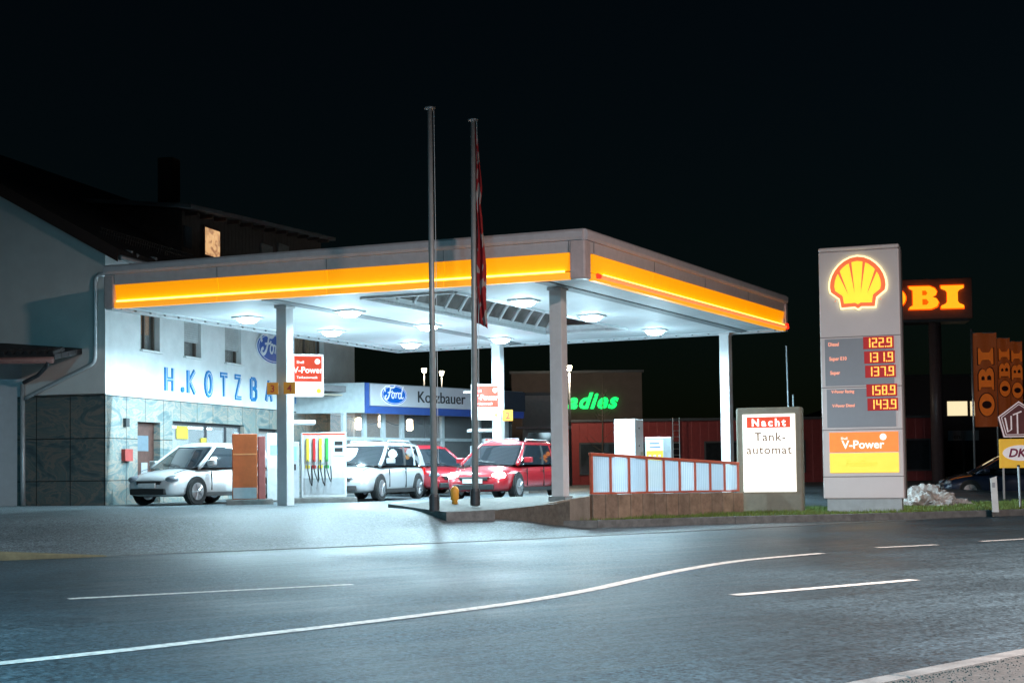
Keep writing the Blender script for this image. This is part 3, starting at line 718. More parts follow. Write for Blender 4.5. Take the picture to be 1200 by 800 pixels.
# dormer: long timber-clad box on the roof slope
dy = 1.1
def dz(px, py): return P(px, py, HC.y + FV.y * fx(px) - .26 * 0).z
NI = Vector((-FV.y, FV.x))
def du_(px, py, off=dy):      # pixel on the plane set back by off: (distance along, height)
    o_ = HC + NI * off; k = ray(px, py); t = (o_.x * NI.x + o_.y * NI.y) / (k.x * NI.x + k.y * NI.y); w_ = EYE + k * t
    return (Vector((w_.x, w_.y)) - o_).dot(FV), w_.z
(d0, zl), (d1, zr) = du_(213, 246), du_(376, 281)
m_tim = stripes(mat('dormer_timber', (.05, .035, .03), .8, noise=.3), 0, 4, .6, .03)
dm = MB(); dm.hexa([(d0, dy, EV), (d1, dy, EV), (d1, apx, EV), (d0, apx, EV), (d0, dy, zl), (d1, dy, zr), (d1, apx, zr + .6), (d0, apx, zl + .6)])
dor = dm.build('dormer', m_tim, house)
dr = MB(); dr.hexa([(d0 - .3, dy - .45, zl - .02), (d1 + .3, dy - .45, zr - .02), (d1 + .3, apx, zr + .66), (d0 - .3, apx, zl + .66), (d0 - .3, dy - .45, zl + .1), (d1 + .3, dy - .45, zr + .1), (d1 + .3, apx, zr + .78), (d0 - .3, apx, zl + .78)])
dr.build('dormer_roof', mat('dormer_sheet', (.16, .17, .18), .5), dor)
for k in range(12):
    x = d0 + .2 + k * (d1 - d0 - .5) / 11; z = zl + (zr - zl) * k / 11; MB().box(x, x + .12, dy - .4, dy + .02, z - .14, z - .03).build('rafter', MATS['brown_timber'], dor)
(wx0, wz1), (wx1, wz0) = du_(240.5, 266, dy - .05), du_(257.5, 303, dy - .05)
m_lit = mat('lit_window_warm', (.9, .7, .45), .5, emit=.8, ecol=(1, .56, .24), noise=.4, scale=3)
n, l, b = nodes_of(m_lit)
_rc = n.new('ShaderNodeValToRGB'); _nz = n.new('ShaderNodeTexNoise'); _nz.inputs['Scale'].default_value = 4; _nz.inputs['Distortion'].default_value = 1.5
_rc.color_ramp.elements[0].color = (.45, .2, .1, 1); _rc.color_ramp.elements[0].position = .38; _rc.color_ramp.elements[1].color = (1, .56, .25, 1); _rc.color_ramp.elements[1].position = .5
_tc = n.new('ShaderNodeTexCoord'); l.new(_tc.outputs['Object'], _nz.inputs['Vector']); l.new(_nz.outputs[0], _rc.inputs[0]); l.new(_rc.outputs[0], b.inputs['Emission Color'])
dw = MB().box(wx0 - .06, wx1 + .06, dy - .05, dy - .002, wz0 - .06, wz1 + .06).build('dormer_window', MATS['brown_timber'], dor)
MB().box(wx0, wx1, dy - .06, dy - .051, wz0, wz1).build('lit_pane', m_lit, dw)
m_lo = stripes(mat('louvre', (.14, .13, .12), .6), 2, 12, 1, .03)
for a, b in ((305, 318), (325, 337)):
    (xa, za), (xb, zb2) = du_(a, 281), du_(b, 300); MB().box(xa, xb, dy - .05, dy - .002, zb2, za - .1).build('dormer_window', m_lo, dor)
(xa, za), (xb, zb2) = du_(208, 262), du_(223, 292)
MB().box(max(xa, d0 + .1), xb, dy - .05, dy - .002, zb2, za).build('dormer_window', mat('dim_pane', (.05, .06, .07), .2), dor)
# snow guard on the roof
sg = MB()
for k in range(40): x = .2 + k * .12; sg.tube([(x, .25, rz_(.25) + t_), (x, .2, rz_(.25) + t_ + .22)], .008, 4)
sg.tube([(.1, .2, rz_(.25) + t_ + .22), (5, .2, rz_(.25) + t_ + .22)], .01, 4); sg.tube([(.1, .23, rz_(.25) + t_ + .12), (5, .23, rz_(.25) + t_ + .12)], .01, 4)
sg.build('snow_guard', dark_metal, roof)
# upstairs windows
m_frame = mat('window_frame', (.12, .09, .075), .5)
m_shut = stripes(mat('roller_shutter', (.5, .52, .52), .5), 2, 16, 1, .03, dark=(.1, .11, .12))
m_room = mat('dim_room', (.3, .27, .22), .6, noise=.4)
m_cur = stripes(mat('tan_curtain', (.55, .36, .18), .9, noise=.5, scale=4, stretch=(3, 1, .4)), 0, 6, .6, .03)
m_cur2 = mat('orange_curtain', (.7, .32, .14), .9, noise=.5, scale=6, stretch=(4, 1, .5))
for i, (a, b, c, d) in enumerate(OPEN_UP):
    wn = MB()
    for q in ((a, a + .06, c, d), (b - .06, b, c, d), (a, b, c, c + .06), (a, b, d - .06, d)): wn.box(q[0], q[1], .16, .24, q[2] + .001 * (q[0] != a), q[3])
    wn.box((a + b) / 2 - .03, (a + b) / 2 + .03, .17, .23, c + .06, d - .06) if i in (0, 3) else None
    wo = wn.build('window', m_frame, house)
    MB().box(a, b, .26, .27, c, d).build('pane', mat('clear_pane', (.4, .42, .45), .08, alpha=.18), wo)
    MB().box(a - .06, b + .06, -.1, .16, c - .05, c - .002).build('sill', white, wo)
    if i in (1, 2): MB().box(a + .01, b - .01, .08, .12, c + (.42 if i == 1 else .38), d).build('roller_shutter', m_shut, wo)
    if i in (0, 3): MB().box(a + .07, b - .07, .275, .29, c + (.07 if i == 3 else .45), d - .06).build('curtain', m_cur2 if i == 0 else m_cur, wo)
    MB().box(a, b, .34, .36, c, d).build('dark_room', m_room, wo)
# ground floor door
a, b, c, d = OPEN_LO[0]
m_door = mat('brown_door', (.10, .045, .035), .45, noise=.3)
do = MB().box(a, b, .16, .22, c, d).build('door', m_door, house)
MB().box(a + .25, b - .3, .15, .159, d - .75, d - .35).build('door_pane', mat('door_pane_light', (.15, .2, .24), .2, emit=.1, ecol=COOL), do)
MB().tube([(a + .18, .1, 1.2), (a + .18, .1, 1.9)], .018, 8).build('handle', alu, do)
MB().box(a + .5, b - .35, .15, .159, .6, 1.5).build('notice', mat('paper', (.35, .36, .38), .7), do)
# shop windows with a lit interior
m_sf = mat('shop_frame', (.05, .05, .055), .4)
m_int = mat('interior_wall', (.6, .68, .72), .8, emit=.12, ecol=COOL)
m_tubew = mat('shop_tube', (1, 1, 1), .4, emit=7, ecol=(.85, .95, 1))
m_clear = mat('shop_glass', (.9, .95, 1), .03, alpha=.16)
for i in (1, 2, 3):
    a, b, c, d = OPEN_LO[i]
    wn = MB().box(a, a + .07, .1, .18, c, d).box(b - .07, b, .1, .18, c, d).box(a + .07, b - .07, .1, .18, c, c + .08).box(a + .07, b - .07, .1, .18, d - .08, d)
    nb_ = {1: 3, 2: 1, 3: 2}[i]
    for k in range(1, nb_): x = a + (b - a) * (k / nb_ if i != 1 else (.5, .78)[k - 1]); wn.box(x - .05, x + .05, .1, .18, c + .08, d - .08)
    wo = wn.build('shop_window' if i != 2 else 'glass_door', m_sf, house)
    MB().box(a, b, .13, .14, c, d).build('pane', m_clear, wo)
    MB().box(a + .01, b - .01, 1.8, 1.85, c, d).box(a + .01, b - .01, .36, 1.8, c - .05, c).build('display_wall', m_int, wo)
    MB().tube([(a + .3, .9, d - .1), (b - .3, .9, d - .1)], .03, 8).build('tube_light', m_tubew, wo)
    cols = [(.5, .08, .06), (.1, .15, .4), (.7, .55, .1), (.5, .5, .5), (.3, .12, .35), (.1, .1, .12)]
    x = a + .3; kk_ = 0
    while x < b - .5:
        wdd = random.uniform(.15, .5); hh = random.uniform(.35, 1.1)
        MB().box(x, x + wdd, .9, 1.3, c, c + hh).build('goods', mat('goods_%d' % (kk_ % 6), cols[kk_ % 6], .5, noise=.5, scale=12), wo); x += wdd + random.uniform(.03, .3); kk_ += 1
    if i == 1:
        for (u0, u1, z0, z1, m__) in ((.1, .25, 2.15, 2.5, m_yl), (.42, .5, 1.7, 2.2, mat('yellow_poster', (.5, .38, .04), .6)), (.37, .42, 1.4, 1.9, mat('paper', (.35, .36, .38), .7)), (.9, .97, 2.1, 2.4, MATS['paper']) ):
            MB().box(a + (b - a) * u0, a + (b - a) * u1, .085, .095, z0, z1).build('poster', MATS['yellow_poster'] if m__ is m_yl and 'yellow_poster' in MATS else m__, wo)
MB().box(fx(143), fx(147), -.12, -.03, fz(145, 500), fz(145, 490)).build('wall_lamp', dark_metal, house)
mb_ = MB().box(fx(141), fx(150), -.14, -.03, fz(145, 540), fz(145, 526)).build('letter_box', mat('red_box', (.4, .06, .05), .5), house)
# lettering H.KOTZBAUER: prismatic striped capitals
m_blue = mat('blue_letters', (.01, .22, .55), .4)
ltr = {
 'H': [[(0, 0), (0, 1)], [(.6, 0), (.6, 1)], [(0, .5), (.6, .5)]], 'K': [[(0, 0), (0, 1)], [(.05, .48), (.6, 1)], [(.12, .5), (.62, 0)]],
 'O': [[(.3 + .3 * math.cos(t * PI / 8), .5 + .5 * math.sin(t * PI / 8)) for t in range(17)]], 'T': [[(0, 1), (.7, 1)], [(.35, 1), (.35, 0)]],
 'Z': [[(0, 1), (.6, 1)], [(.55, .96), (.08, .04)], [(0, 0), (.65, 0)]],
 'B': [[(0, 0), (0, 1)], [(0, 1), (.4, 1), (.52, .88), (.52, .66), (.38, .53), (0, .53)], [(.38, .53), (.56, .4), (.56, .14), (.42, 0), (0, 0)]],
 'A': [[(0, 0), (.33, 1)], [(.33, 1), (.66, 0)], [(.12, .33), (.54, .33)]], 'U': [[(0, 1), (0, .2), (.15, 0), (.45, 0), (.6, .2), (.6, 1)]],
 'E': [[(0, 0), (0, 1)], [(0, 1), (.5, 1)], [(0, .5), (.42, .5)], [(0, 0), (.5, 0)]], 'R': [[(0, 0), (0, 1)], [(0, 1), (.4, 1), (.55, .85), (.55, .62), (.4, .48), (0, .48)], [(.25, .48), (.6, 0)]]}
def face_letter(chx_, px, size_z=None):
    u = fx(px); zc = 3.45 if False else 3.42
    hgt = .62; w_ = .6
    if chx_ == '.':
        MB().lathe([(.075, -.05), (.075, -.0)], 'y', (u + .1, 0, zc + .07), 12).build('letter', m_blue, house); return
    m_ = MB(); wi = MB()
    for k, s_ in enumerate(ltr[chx_]):
        pts = [(u + p[0] * w_, zc + p[1] * hgt) for p in s_]
        m_.stroke(pts, .15 if k == 0 else .11, -.004 - k * .003, .03)
        if k == 0: wi.stroke(pts, .022, -.04, .004)
        elif len(pts) == 2: wi.stroke(pts, .018, -.044, .004)
    lo_ = m_.build('letter', m_blue, house); wi.build('inline_stripe', white, lo_)
zL = fz(200, 454)
for ch_, px in zip('H.KOTZBAUER', (194, 211, 220, 240.5, 258, 275, 294, 311.5, 329, 347, 364)): face_letter(ch_, px)

def oval_logo(parent, x, z, rx, rz_, y, lit=0):
    el = lambda a, b: [(a * math.cos(t * PI / 24), b * math.sin(t * PI / 24)) for t in range(48)]
    mb_b = mat('oval_blue_lit' if lit else 'oval_blue', (.01, .1, .42), .3, emit=lit * .5, ecol=(.0, .12, .6))
    mw = mat('oval_white_lit' if lit else 'oval_white', (.75, .8, .85), .4, emit=lit * .5, ecol=(.8, .9, 1))
    o = plate('oval_emblem', [el(rx, rz_)], mw, parent, x, z, 1, y, .03)
    plate('oval_field', [el(rx * .96, rz_ * .93)], mb_b, o, x, z, 1, y - .018, .01)
    plate('oval_ring', [el(rx * .90, rz_ * .85), el(rx * .875, rz_ * .81)], mw, o, x, z, 1, y - .025, .006)
    S = rx * .58; X0 = x - rx * .76; Z_ = z - rz_ * .33
    st = [[(.12, .62), (.0, .85), (.15, 1.08), (.5, 1.12), (.9, 1.0), (1.2, 1.02), (1.42, 1.2)], [(.85, 1.05), (.72, .6), (.55, .15), (.3, -.12), (.08, -.05), (.08, .15), (.25, .25)], [(.4, .52), (.7, .56), (.95, .6), (1.05, .75)],
          [(1.12 + .17 * math.cos(t * PI / 6) + .03 * math.sin(t * PI / 6), .28 + .27 * math.sin(t * PI / 6)) for t in range(13)],
          [(1.3, .5), (1.48, .5), (1.52, .35), (1.45, .02)], [(1.5, .3), (1.62, .5), (1.78, .55), (1.84, .44)],
          [(2.02 + .18 * math.cos(t * PI / 6) + .03 * math.sin(t * PI / 6), .27 + .27 * math.sin(t * PI / 6)) for t in range(13)], [(2.5, 1.15), (2.36, .85), (2.22, .3), (2.24, .05), (2.4, .02), (2.5, .15)]]
    m_ = MB()
    for k, s_ in enumerate(st):
        s_ = smooth_pts(s_, 3); m_.stroke([(X0 + a * S, Z_ + b * S * rz_ / rx * 1.75) for a, b in s_], rx * (.085 if k in (0, 1) else .06), y - .026 - .0012 * k, .005)
    m_.build('oval_script', mw, o)
uo = fx(319); oval_logo(house, uo, (fz(320, 391) + fz(320, 426)) / 2, 1.2, .5, -.03)
# downpipes on the gable wall
def gab(px, py, off=.08):    # point on the end wall
    k = ray(px, py); n_ = Vector((FV.x, FV.y)); t = (HC - n_ * off).dot(n_) / (k.x * n_.x + k.y * n_.y)
    return EYE + k * t
m_pipe = mat('zinc_pipe', (.5, .52, .53), .4, .3)
MB().tube([gab(122, 322), gab(116.5, 321), gab(112.5, 325), gab(111.5, 332), gab(111.5, 418), gab(110, 424), gab(106, 427.5), gab(34, 464), gab(30, 467)], .055, 10).build('downpipe', m_pipe, house, world=True, smooth=True)
MB().tube([gab(26.5, 450), gab(26.8, 558), gab(27, 592)], .06, 10).build('downpipe', m_pipe, house, world=True, smooth=True)
# ------------------------------------------------------------------ low annex at the left edge
ax_ = thing('side_garage', 'pale low garage with tiled eave at the left edge', 'garage', tuple(P(0, 590, 34.0)), HYAW)
q0 = Vector(P(27, 560, 35.6)[:2])
def W2(p, z): return (p.x, p.y, z)
AX0 = Vector((q0.x, q0.y)); sdv = Vector((-FV.y, FV.x))
m_an = mat('annex_render', (.5, .52, .54), .9, noise=.05)
a0_ = AX0; b0_ = AX0 + sdv * 4 - FV * 1.2
MB().slab([tuple(a0_), tuple(b0_), tuple(b0_ + FV * 6), tuple(a0_ + FV * 6)], .3, P(5, 417, 35).z).build('wall', m_an, ax_, world=True)
e0 = Vector(P(64, 421, 34.0)[:2]); e1 = e0 + sdv * 5 - FV * 1.2
zt0 = P(60, 421, 34.0).z
ar = MB(); ar.hexa([(*e0, zt0), (*e1, zt0), (*(e1 + FV * 4), zt0 + 1.0), (*(e0 + FV * 1.9), zt0 + .35), (*e0, zt0 + .12), (*e1, zt0 + .12), (*(e1 + FV * 4), zt0 + 1.15), (*(e0 + FV * 1.9), zt0 + .5)])
ar_ = ar.build('roof', m_roof, ax_, world=True)
MB().tube([(*(e0 - FV * .06), zt0 - .02), (*(e1 - FV * .06), zt0 - .02)], .08, 10).build('eaves_gutter', mat('brown_gutter', (.16, .07, .06), .4), ax_, world=True, smooth=True)
tm = MB()
for k in range(26):
    p = e0.lerp(e1, (k + .5) / 26); tm.tube([(*p, zt0 + .14), (*(p + FV * .5), zt0 + .28)], .075, 6)
tm.build('roof_tiles', m_roof, ax_, world=True)
MB().tube([(*Vector(P(56, 424, 33.9)[:2]), zt0 - .05), (*P(54, 430, 34.2)[:2], P(54, 430, 34.2).z), (*P(44, 440, 35)[:2], P(44, 440, 35).z), (*P(28, 448, 35.5)[:2], P(28, 448, 35.5).z)], .05, 8).build('downpipe', mat('dark_pipe', (.05, .05, .055), .4), ax_, world=True, smooth=True)

# ------------------------------------------------------------------ showroom
SR = Vector(P(427, 460, 46)[:2]); sd = Vector((.784, 1)).normalized(); SYAW = math.atan2(sd.y, sd.x)
show = thing('car_showroom', 'glazed showroom with grey sign band behind the fuel pumps', 'showroom', (SR.x, SR.y, 0), SYAW)
zT, zB_ = 4.07, 3.1
def sx(px):
    k = ray(px, 480); k = k.x / k.y; return (SR.y * k - SR.x) / (sd.x - k * sd.y)
SL = sx(613)
bx('sign_band', mat('band_grey', (.42, .46, .5), .4, noise=.04), show, 0, SL, -.0, .5, zB_, zT, bevel=.01)
bx('blue_edge', mat('band_blue', (.05, .11, .33), .4, emit=.12, ecol=(.05, .1, .6)), show, -.0, SL, -.04, -.002, zB_ - .02, zB_ + .22)
bx('blue_edge', MATS['band_blue'], show, -.0, .18, -.04, -.002, zB_ + .22, zT)
bx('sign_panel', mat('sign_panel_grey', (.55, .58, .62), .35, emit=.13, ecol=(.7, .8, 1), noise=.03), show, .19, sx(552), -.10, -.045, zB_ + .23, zT - .03, bevel=.01)
bx('sign_panel', mat('shaded_panel', (.09, .10, .13), .4), show, sx(552) + .02, SL, -.10, -.045, zB_ + .23, zT - .03)  # right end of the band: its shadow put into the panel colour
oval_logo(show, sx(458.5), (zT + zB_) / 2 + .12, .62, .34, -.12, lit=1)
text('lettering', 'Kotzbauer', mat('charcoal_letters', (.05, .055, .06), .4), show, sx(515), zB_ + .40, .40, -.11, bold=.0, th=.012, squeeze=1.08)
bd = MB(); bd.hexa([(0, .0, zB_), (.1, .5, zB_), (-1.9, 4.2, zB_), (-2.4, 3.6, zB_), (0, 0, zT), (.1, .5, zT), (-1.9, 4.2, zT), (-2.4, 3.6, zT)])
for v in bd.v: v.y += .004
bd.build('side_band', mat('side_band_grey', (.5, .56, .58), .5), show)
bx('flat_roof', MATS['roof_grey'], show, -1.5, SL, .5, 9, zT - .3, zT - .1)
m_sfw = mat('white_frame', (.6, .64, .66), .4)
for px in (417, 441, 463, 485, 532, 575, 607):
    x = max(sx(px), -.9); bx('mullion', m_sfw, show, x - .07, x + .07, .5, .62, .45, zB_)
bx('transom', m_sfw, show, -1.0, SL, .52, .6, 2.22, 2.32)
bx('glazing', mat('show_glass', (.9, .93, 1), .03, alpha=.12), show, -1.0, SL, .55, .56, .45, zB_)
m_cream = mat('cream_interior', (.55, .48, .38), .8)
bx('interior_wall', m_cream, show, -1.5, SL, 6, 6.1, .45, zB_ + .6)
bx('interior_ceiling', m_cream, show, -1.5, SL, .6, 6, zB_ + .55, zB_ + .6)
bx('floor_slab', mat('tile_floor', (.35, .33, .3), .3), show, -1.5, SL, .5, 6, .44, .47)
for px, zz_ in ((474, 3.3), (500, 3.3), (560, 3.3), (448, 3.3)):
    t = MB().lathe([(.05, .25), (.12, .2), (.13, -.15), (.05, -.2)], c=(sx(px) + .8, 1.8 if px == 474 else 4, 2.9)).build('pendant_lamp', mat('pendant_glow', (1, .9, .7), .4, emit=9, ecol=(1, .78, .5)), show, smooth=True)
for px, hz_ in ((428, 1.0), (452, .9), (500, 1.1), (520, .9), (590, 1.0)):
    bx('display_stand', mat('stand_%d' % (px % 3), [(.3, .1, .08), (.2, .2, .22), (.45, .4, .3)][px % 3], .6), show, sx(px) + .3, sx(px) + 1.1, 2.6, 3.2, .47, .47 + hz_)
pc = MB()   # hanging cable garland
for k in range(3): x = sx(441) + k * 1.6; pc.tube([(x + j * .2, 1.2, 2.95 - .18 * math.sin(PI * j / 8)) for j in range(9)], .012, 5)
pc.build('cable', dark_metal, show)

# ------------------------------------------------------------------ buildings beyond
def block(name, label, cat, px0, px1, pyT, d, depth, m, yaw=0, zb_=.3, parts=None):
    p = P(px0, 500, d); wd = (px1 - px0) / FPX * d; zt_ = P((px0 + px1) / 2, pyT, d).z
    r = thing(name, label, cat, (p.x, p.y, 0), yaw)
    bx('wall', m, r, 0, wd / math.cos(yaw), 0, depth, zb_, zt_)
    bx('parapet', dark_metal, r, -.1, wd / math.cos(yaw) + .1, -.1, depth, zt_, zt_ + .12)
    return r, wd / math.cos(yaw), zt_
m_br = mat('brown_cladding', (.13, .1, .09), .8, noise=.15, scale=2)
bh, bw, bz = block('brown_building', 'dark brown building carrying the green neon word', 'building', 600, 753, 437, 70, 12, m_br)
m_green = mat('green_neon', (.0, .8, .25), .4, emit=1.3, ecol=(.0, 1, .16))
pz = P(693, 478, 70)
text('neon_lettering', 'adies', m_green, bh, pz.x - bh.location.x, pz.z, .62 * 1.25, -.12, bold=.055, shear=.35, th=.03, space=1.12)
rw_ = bx('window_band', glass_dark, bh, .5, bw - .5, -.03, -.002, 1.2, 2.6)
m_red_veil = stripes(mat('red_veil_cladding', (.26, .035, .035), .6, noise=.15), 0, 2.5, .5, .04)  # red light haze put into the cladding colour
sh, shw, shz = block('shop_hall', 'long low hall behind the canopy and price sign, red light veil painted on its cladding', 'hall', 648, 1095, 492, 66, 10, m_red_veil, zb_=.3)
for k in range(6):
    x = 1.2 + k * 2.9; fo = bx('shop_window', m_sf, sh, x, x + 1.8, -.05, -.002, .9, 2.4); bx('pane', glass_dark, fo, x + .08, x + 1.72, -.06, -.051, .98, 2.32)
wb, wbw, wbz = block('white_kiosk', 'small flat roofed white building behind the front canopy post', 'building', 613, 660, 463, 60, 5, mat('kiosk_white', (.42, .38, .38), .7))
bx('awning', mat('kiosk_awning', (.4, .3, .3), .6), wb, -.3, wbw + .3, -.9, -.1, P(630, 503, 60).z, P(630, 500, 60).z)
bx('window', glass_dark, wb, .2, wbw - .2, -.03, -.002, 1.0, P(630, 504, 60).z - .1)
ob_, obw, obz = block('dark_apartment_block', 'dark block with two lit windows right of the price sign', 'building', 1062, 1290, 440, 82, 12, mat('dark_render', (.055, .045, .05), .85, noise=.1))
for a, b in ((1110, 1133), (1137, 1148)):
    pa = P(a, 487, 82); pb = P(b, 470, 82)
    fo = bx('window', m_frame, ob_, pa.x - ob_.location.x - .08, pb.x - ob_.location.x + .08, -.05, -.002, pa.z - .08, pb.z + .08)
    bx('lit_pane', stripes(mat('lit_blind', (.9, .85, .65), .5, emit=1.0, ecol=(1, .82, .5)), 0, 7, .6, .03), fo, pa.x - ob_.location.x, pb.x - ob_.location.x, -.07, -.051, pa.z, pb.z)
for k in range(5):
    px = 1160 + k * 9; pa = P(px, 487, 82); bx('window', glass_dark, ob_, pa.x - ob_.location.x, pa.x - ob_.location.x + .3, -.05, -.002, pa.z, pa.z + .8)
# grey sign on the block
sg_ = thing('fuel_brand_board', 'grey board lettered eni beside the lit windows', 'sign', tuple(P(1129, 516, 70)))
wd = 36 / FPX * 70; bx('board', mat('board_grey', (.22, .23, .24), .5), sg_, -wd / 2, wd / 2, -.05, .05, 0, .5, bevel=.01)
text('lettering', 'eni', mat('board_text', (.05, .05, .05), .5), sg_, -.3, .1, .25, -.06, bold=.02); bx('leg', dark_metal, sg_, -.05, .05, 0, .05, -2.0, 0)
# ladder
ld = thing('wall_ladder', 'thin steel access ladder against the low hall behind the white cabinet', 'ladder', tuple(P(793, 545, 65.7)))
la = MB(); hh = 1.9
for x in (-.15, .15):
    MB().tube([(x, 0, 0), (x, 0, hh + .3)], .02, 6).build('rail', alu, ld)
for k in range(7): la.tube([(-.15, 0, .2 + k * .28), (.15, 0, .2 + k * .28)], .014, 5)
la.build('rungs', alu, ld)
# wooded hills
hl = MB(); nx = 60
for i in range(nx + 1):
    x = -420 + i * 14; h_ = 16 + 9 * math.sin(i * .31) + 5 * math.sin(i * .83 + 1) + 10 * (i / nx)
    hl.v += [Vector((x, 330, -1)), Vector((x, 400, h_ * .8)), Vector((x, 470, h_ * 1.1)), Vector((x, 620, h_ * .9))]
for i in range(nx):
    for j in range(3): hl.f.append((i * 4 + j, i * 4 + 4 + j, i * 4 + 5 + j, i * 4 + 1 + j))
prop(hl.build('hills', mat('night_wood', (.02, .03, .015), .95, noise=.5, scale=.1), smooth=True), kind='structure')

# ------------------------------------------------------------------ cars
m_tyre = mat('tyre', (.02, .02, .02), .8); m_rim = mat('rim', (.55, .56, .58), .3, .8)
m_cg = mat('car_glass', (.015, .02, .025), .04, coat=.5)
m_hl = mat('lit_headlight', (1, 1, 1), .2, emit=60, ecol=(.86, .94, 1)); m_ho = mat('clear_headlight', (.22, .24, .27), .08, coat=1)
m_tail = mat('tail_lamp', (.4, .01, .01), .15, emit=.5, ecol=(1, .02, .01)); m_plt = mat('number_plate_white', (.75, .75, .75), .4)
m_trim = mat('car_trim', (.03, .03, .03), .45)
def car(label, x, y, heading, L, W, H, color, lit=False, wagon=False, paint='car_paint', tail=False):
    r = thing('parked_car', label, 'car', (x, y, gz(x, y)), heading, 'cars on the forecourt')
    pm = mat(paint, color, .28, .15, coat=1, noise=.03)
    w = W / 2
    zbt = .615 * H
    st = [(-.5, .74, .36, zbt - .22), (-.492, .84, .27, zbt - .08), (-.47, .91, .22, zbt - .0), (-.42, .96, .2, zbt + .01), (-.3, .99, .19, zbt + .0), (0, 1, .19, zbt - .01), (.2, 1, .19, zbt - .03), (.28, .99, .19, zbt - .05), (.36, .97, .2, zbt - .10), (.42, .93, .2, zbt - .155), (.46, .87, .2, zbt - .22), (.485, .78, .22, zbt - .32), (.498, .66, .27, zbt - .42), (.5, .56, .32, zbt - .48)]
    bd = MB(); n = 11
    for fx_, fw, zb_, zt_ in st:
        ww = w * fw; hh = zt_ - zb_
        ring = [(-ww * .85, zb_), (-ww * .97, zb_ + .06), (-ww, zb_ + hh * .45), (-ww * .985, zb_ + hh * .75), (-ww * .9, zt_ - .02), (0, zt_ + .035), (ww * .9, zt_ - .02), (ww * .985, zb_ + hh * .75), (ww, zb_ + hh * .45), (ww * .97, zb_ + .06), (ww * .85, zb_)]
        bd.v += [Vector((fx_ * L, a, b)) for a, b in ring]
    for i in range(len(st) - 1):
        for k in range(n): bd.f.append((i * n + k, i * n + (k + 1) % n, (i + 1) * n + (k + 1) % n, (i + 1) * n + k))
    bd.f.append(tuple(range(n))); bd.f.append(tuple((len(st) - 1) * n + k for k in range(n)))
    body = bd.build('body', pm, r, smooth=True, sub=1)
    # greenhouse: one glass shell, then roof skin and pillars over it
    xr0, xr1 = (-.485 * L, (-.46 if wagon else -.40) * L); xf0, xf1 = (.275 * L, .045 * L)
    def wid(t): return w * (.92 - .24 * t ** 1.35)
    def hgt(t): return zbt - .03 + (H - zbt + .02) * t
    def ends(t): return xr0 + (xr1 - xr0) * t ** 1.3, xf0 + (xf1 - xf0) * t
    def outline(t, grow=0, n=5, c=.16):
        xr, xf = ends(t); xr -= grow; xf += grow; ww = wid(t) + grow; z = hgt(t); pts = []
        for (cx, cy, a0) in ((xf - c, ww - c, 0), (xr + c, ww - c, 90), (xr + c, -ww + c, 180), (xf - c, -ww + c, 270)):
            for q in range(n + 1): a = math.radians(a0 + q * 90 / n); pts.append(Vector((cx + c * math.cos(a), cy + c * math.sin(a), z)))
        # bow the front and rear glass outwards
        for p in pts: p.x += (.10 if p.x > 0 else -.04) * (1 - (p.y / ww) ** 2)
        return pts
    gh = MB(); lv = [0, .25, .5, .75, .93]; nO = 24
    for t in lv: gh.v += outline(t)
    for i in range(len(lv) - 1):
        for k in range(nO): gh.f.append((i * nO + k, i * nO + (k + 1) % nO, (i + 1) * nO + (k + 1) % nO, (i + 1) * nO + k))
    gh.f.append(tuple((len(lv) - 1) * nO + k for k in range(nO)))
    gh.build('windows', m_cg, r, smooth=True)
    rf_ = MB(); o0 = outline(.87, .012); o1 = outline(.93, .006); o2 = [Vector((p.x * .95 - .01, p.y * .86, H - .005)) for p in outline(.99)]; o3 = [Vector((p.x * .6, p.y * .5, H + .025)) for p in outline(.99)]
    rf_.v = o0 + o1 + o2 + o3
    for i in range(3):
        for k in range(nO): rf_.f.append((i * nO + k, i * nO + (k + 1) % nO, (i + 1) * nO + (k + 1) % nO, (i + 1) * nO + k))
    rf_.f.append(tuple(3 * nO + k for k in range(nO)))
    rf_.build('roof', pm, r, smooth=True)
    def sidept(f, t, s_, g=.012):
        a, b_ = ends(t); return Vector((a + (b_ - a) * f, s_ * (wid(t) + g), hgt(t)))
    for s_ in (-1, 1):
        for nm, f0, f1, g0, g1 in (('rear_pillar', .03, .15, .03, .11), ('middle_pillar', .47, .51, .50, .545), ('door_pillar', .25, .28, .235, .265)):
            pl_ = MB(); pr = []
            for t, a, b_ in ((0, f0, f1), (.45, (f0 + g0) / 2, (f1 + g1) / 2), (.9, g0, g1)): pr += [sidept(a, t, s_), sidept(b_, t, s_)]
            pr2 = [Vector((p.x, p.y - s_ * .03, p.z)) for p in pr]
            pl_.add(pr + pr2, [(0, 1, 3, 2), (2, 3, 5, 4), (6, 8, 9, 7), (8, 10, 11, 9), (0, 2, 8, 6), (2, 4, 10, 8), (1, 7, 9, 3), (3, 9, 11, 5), (0, 6, 7, 1), (4, 5, 11, 10)])
            pl_.build(nm, pm if nm != 'middle_pillar' else m_trim, r)
        fp = [Vector((ends(t)[1] - .05, s_ * (wid(t) - .045), hgt(t) + .0)) for t in (0, .3, .6, .9)]
        MB().tube(fp, [.055, .05, .045, .045], 8).build('front_pillar', pm, r, smooth=True)
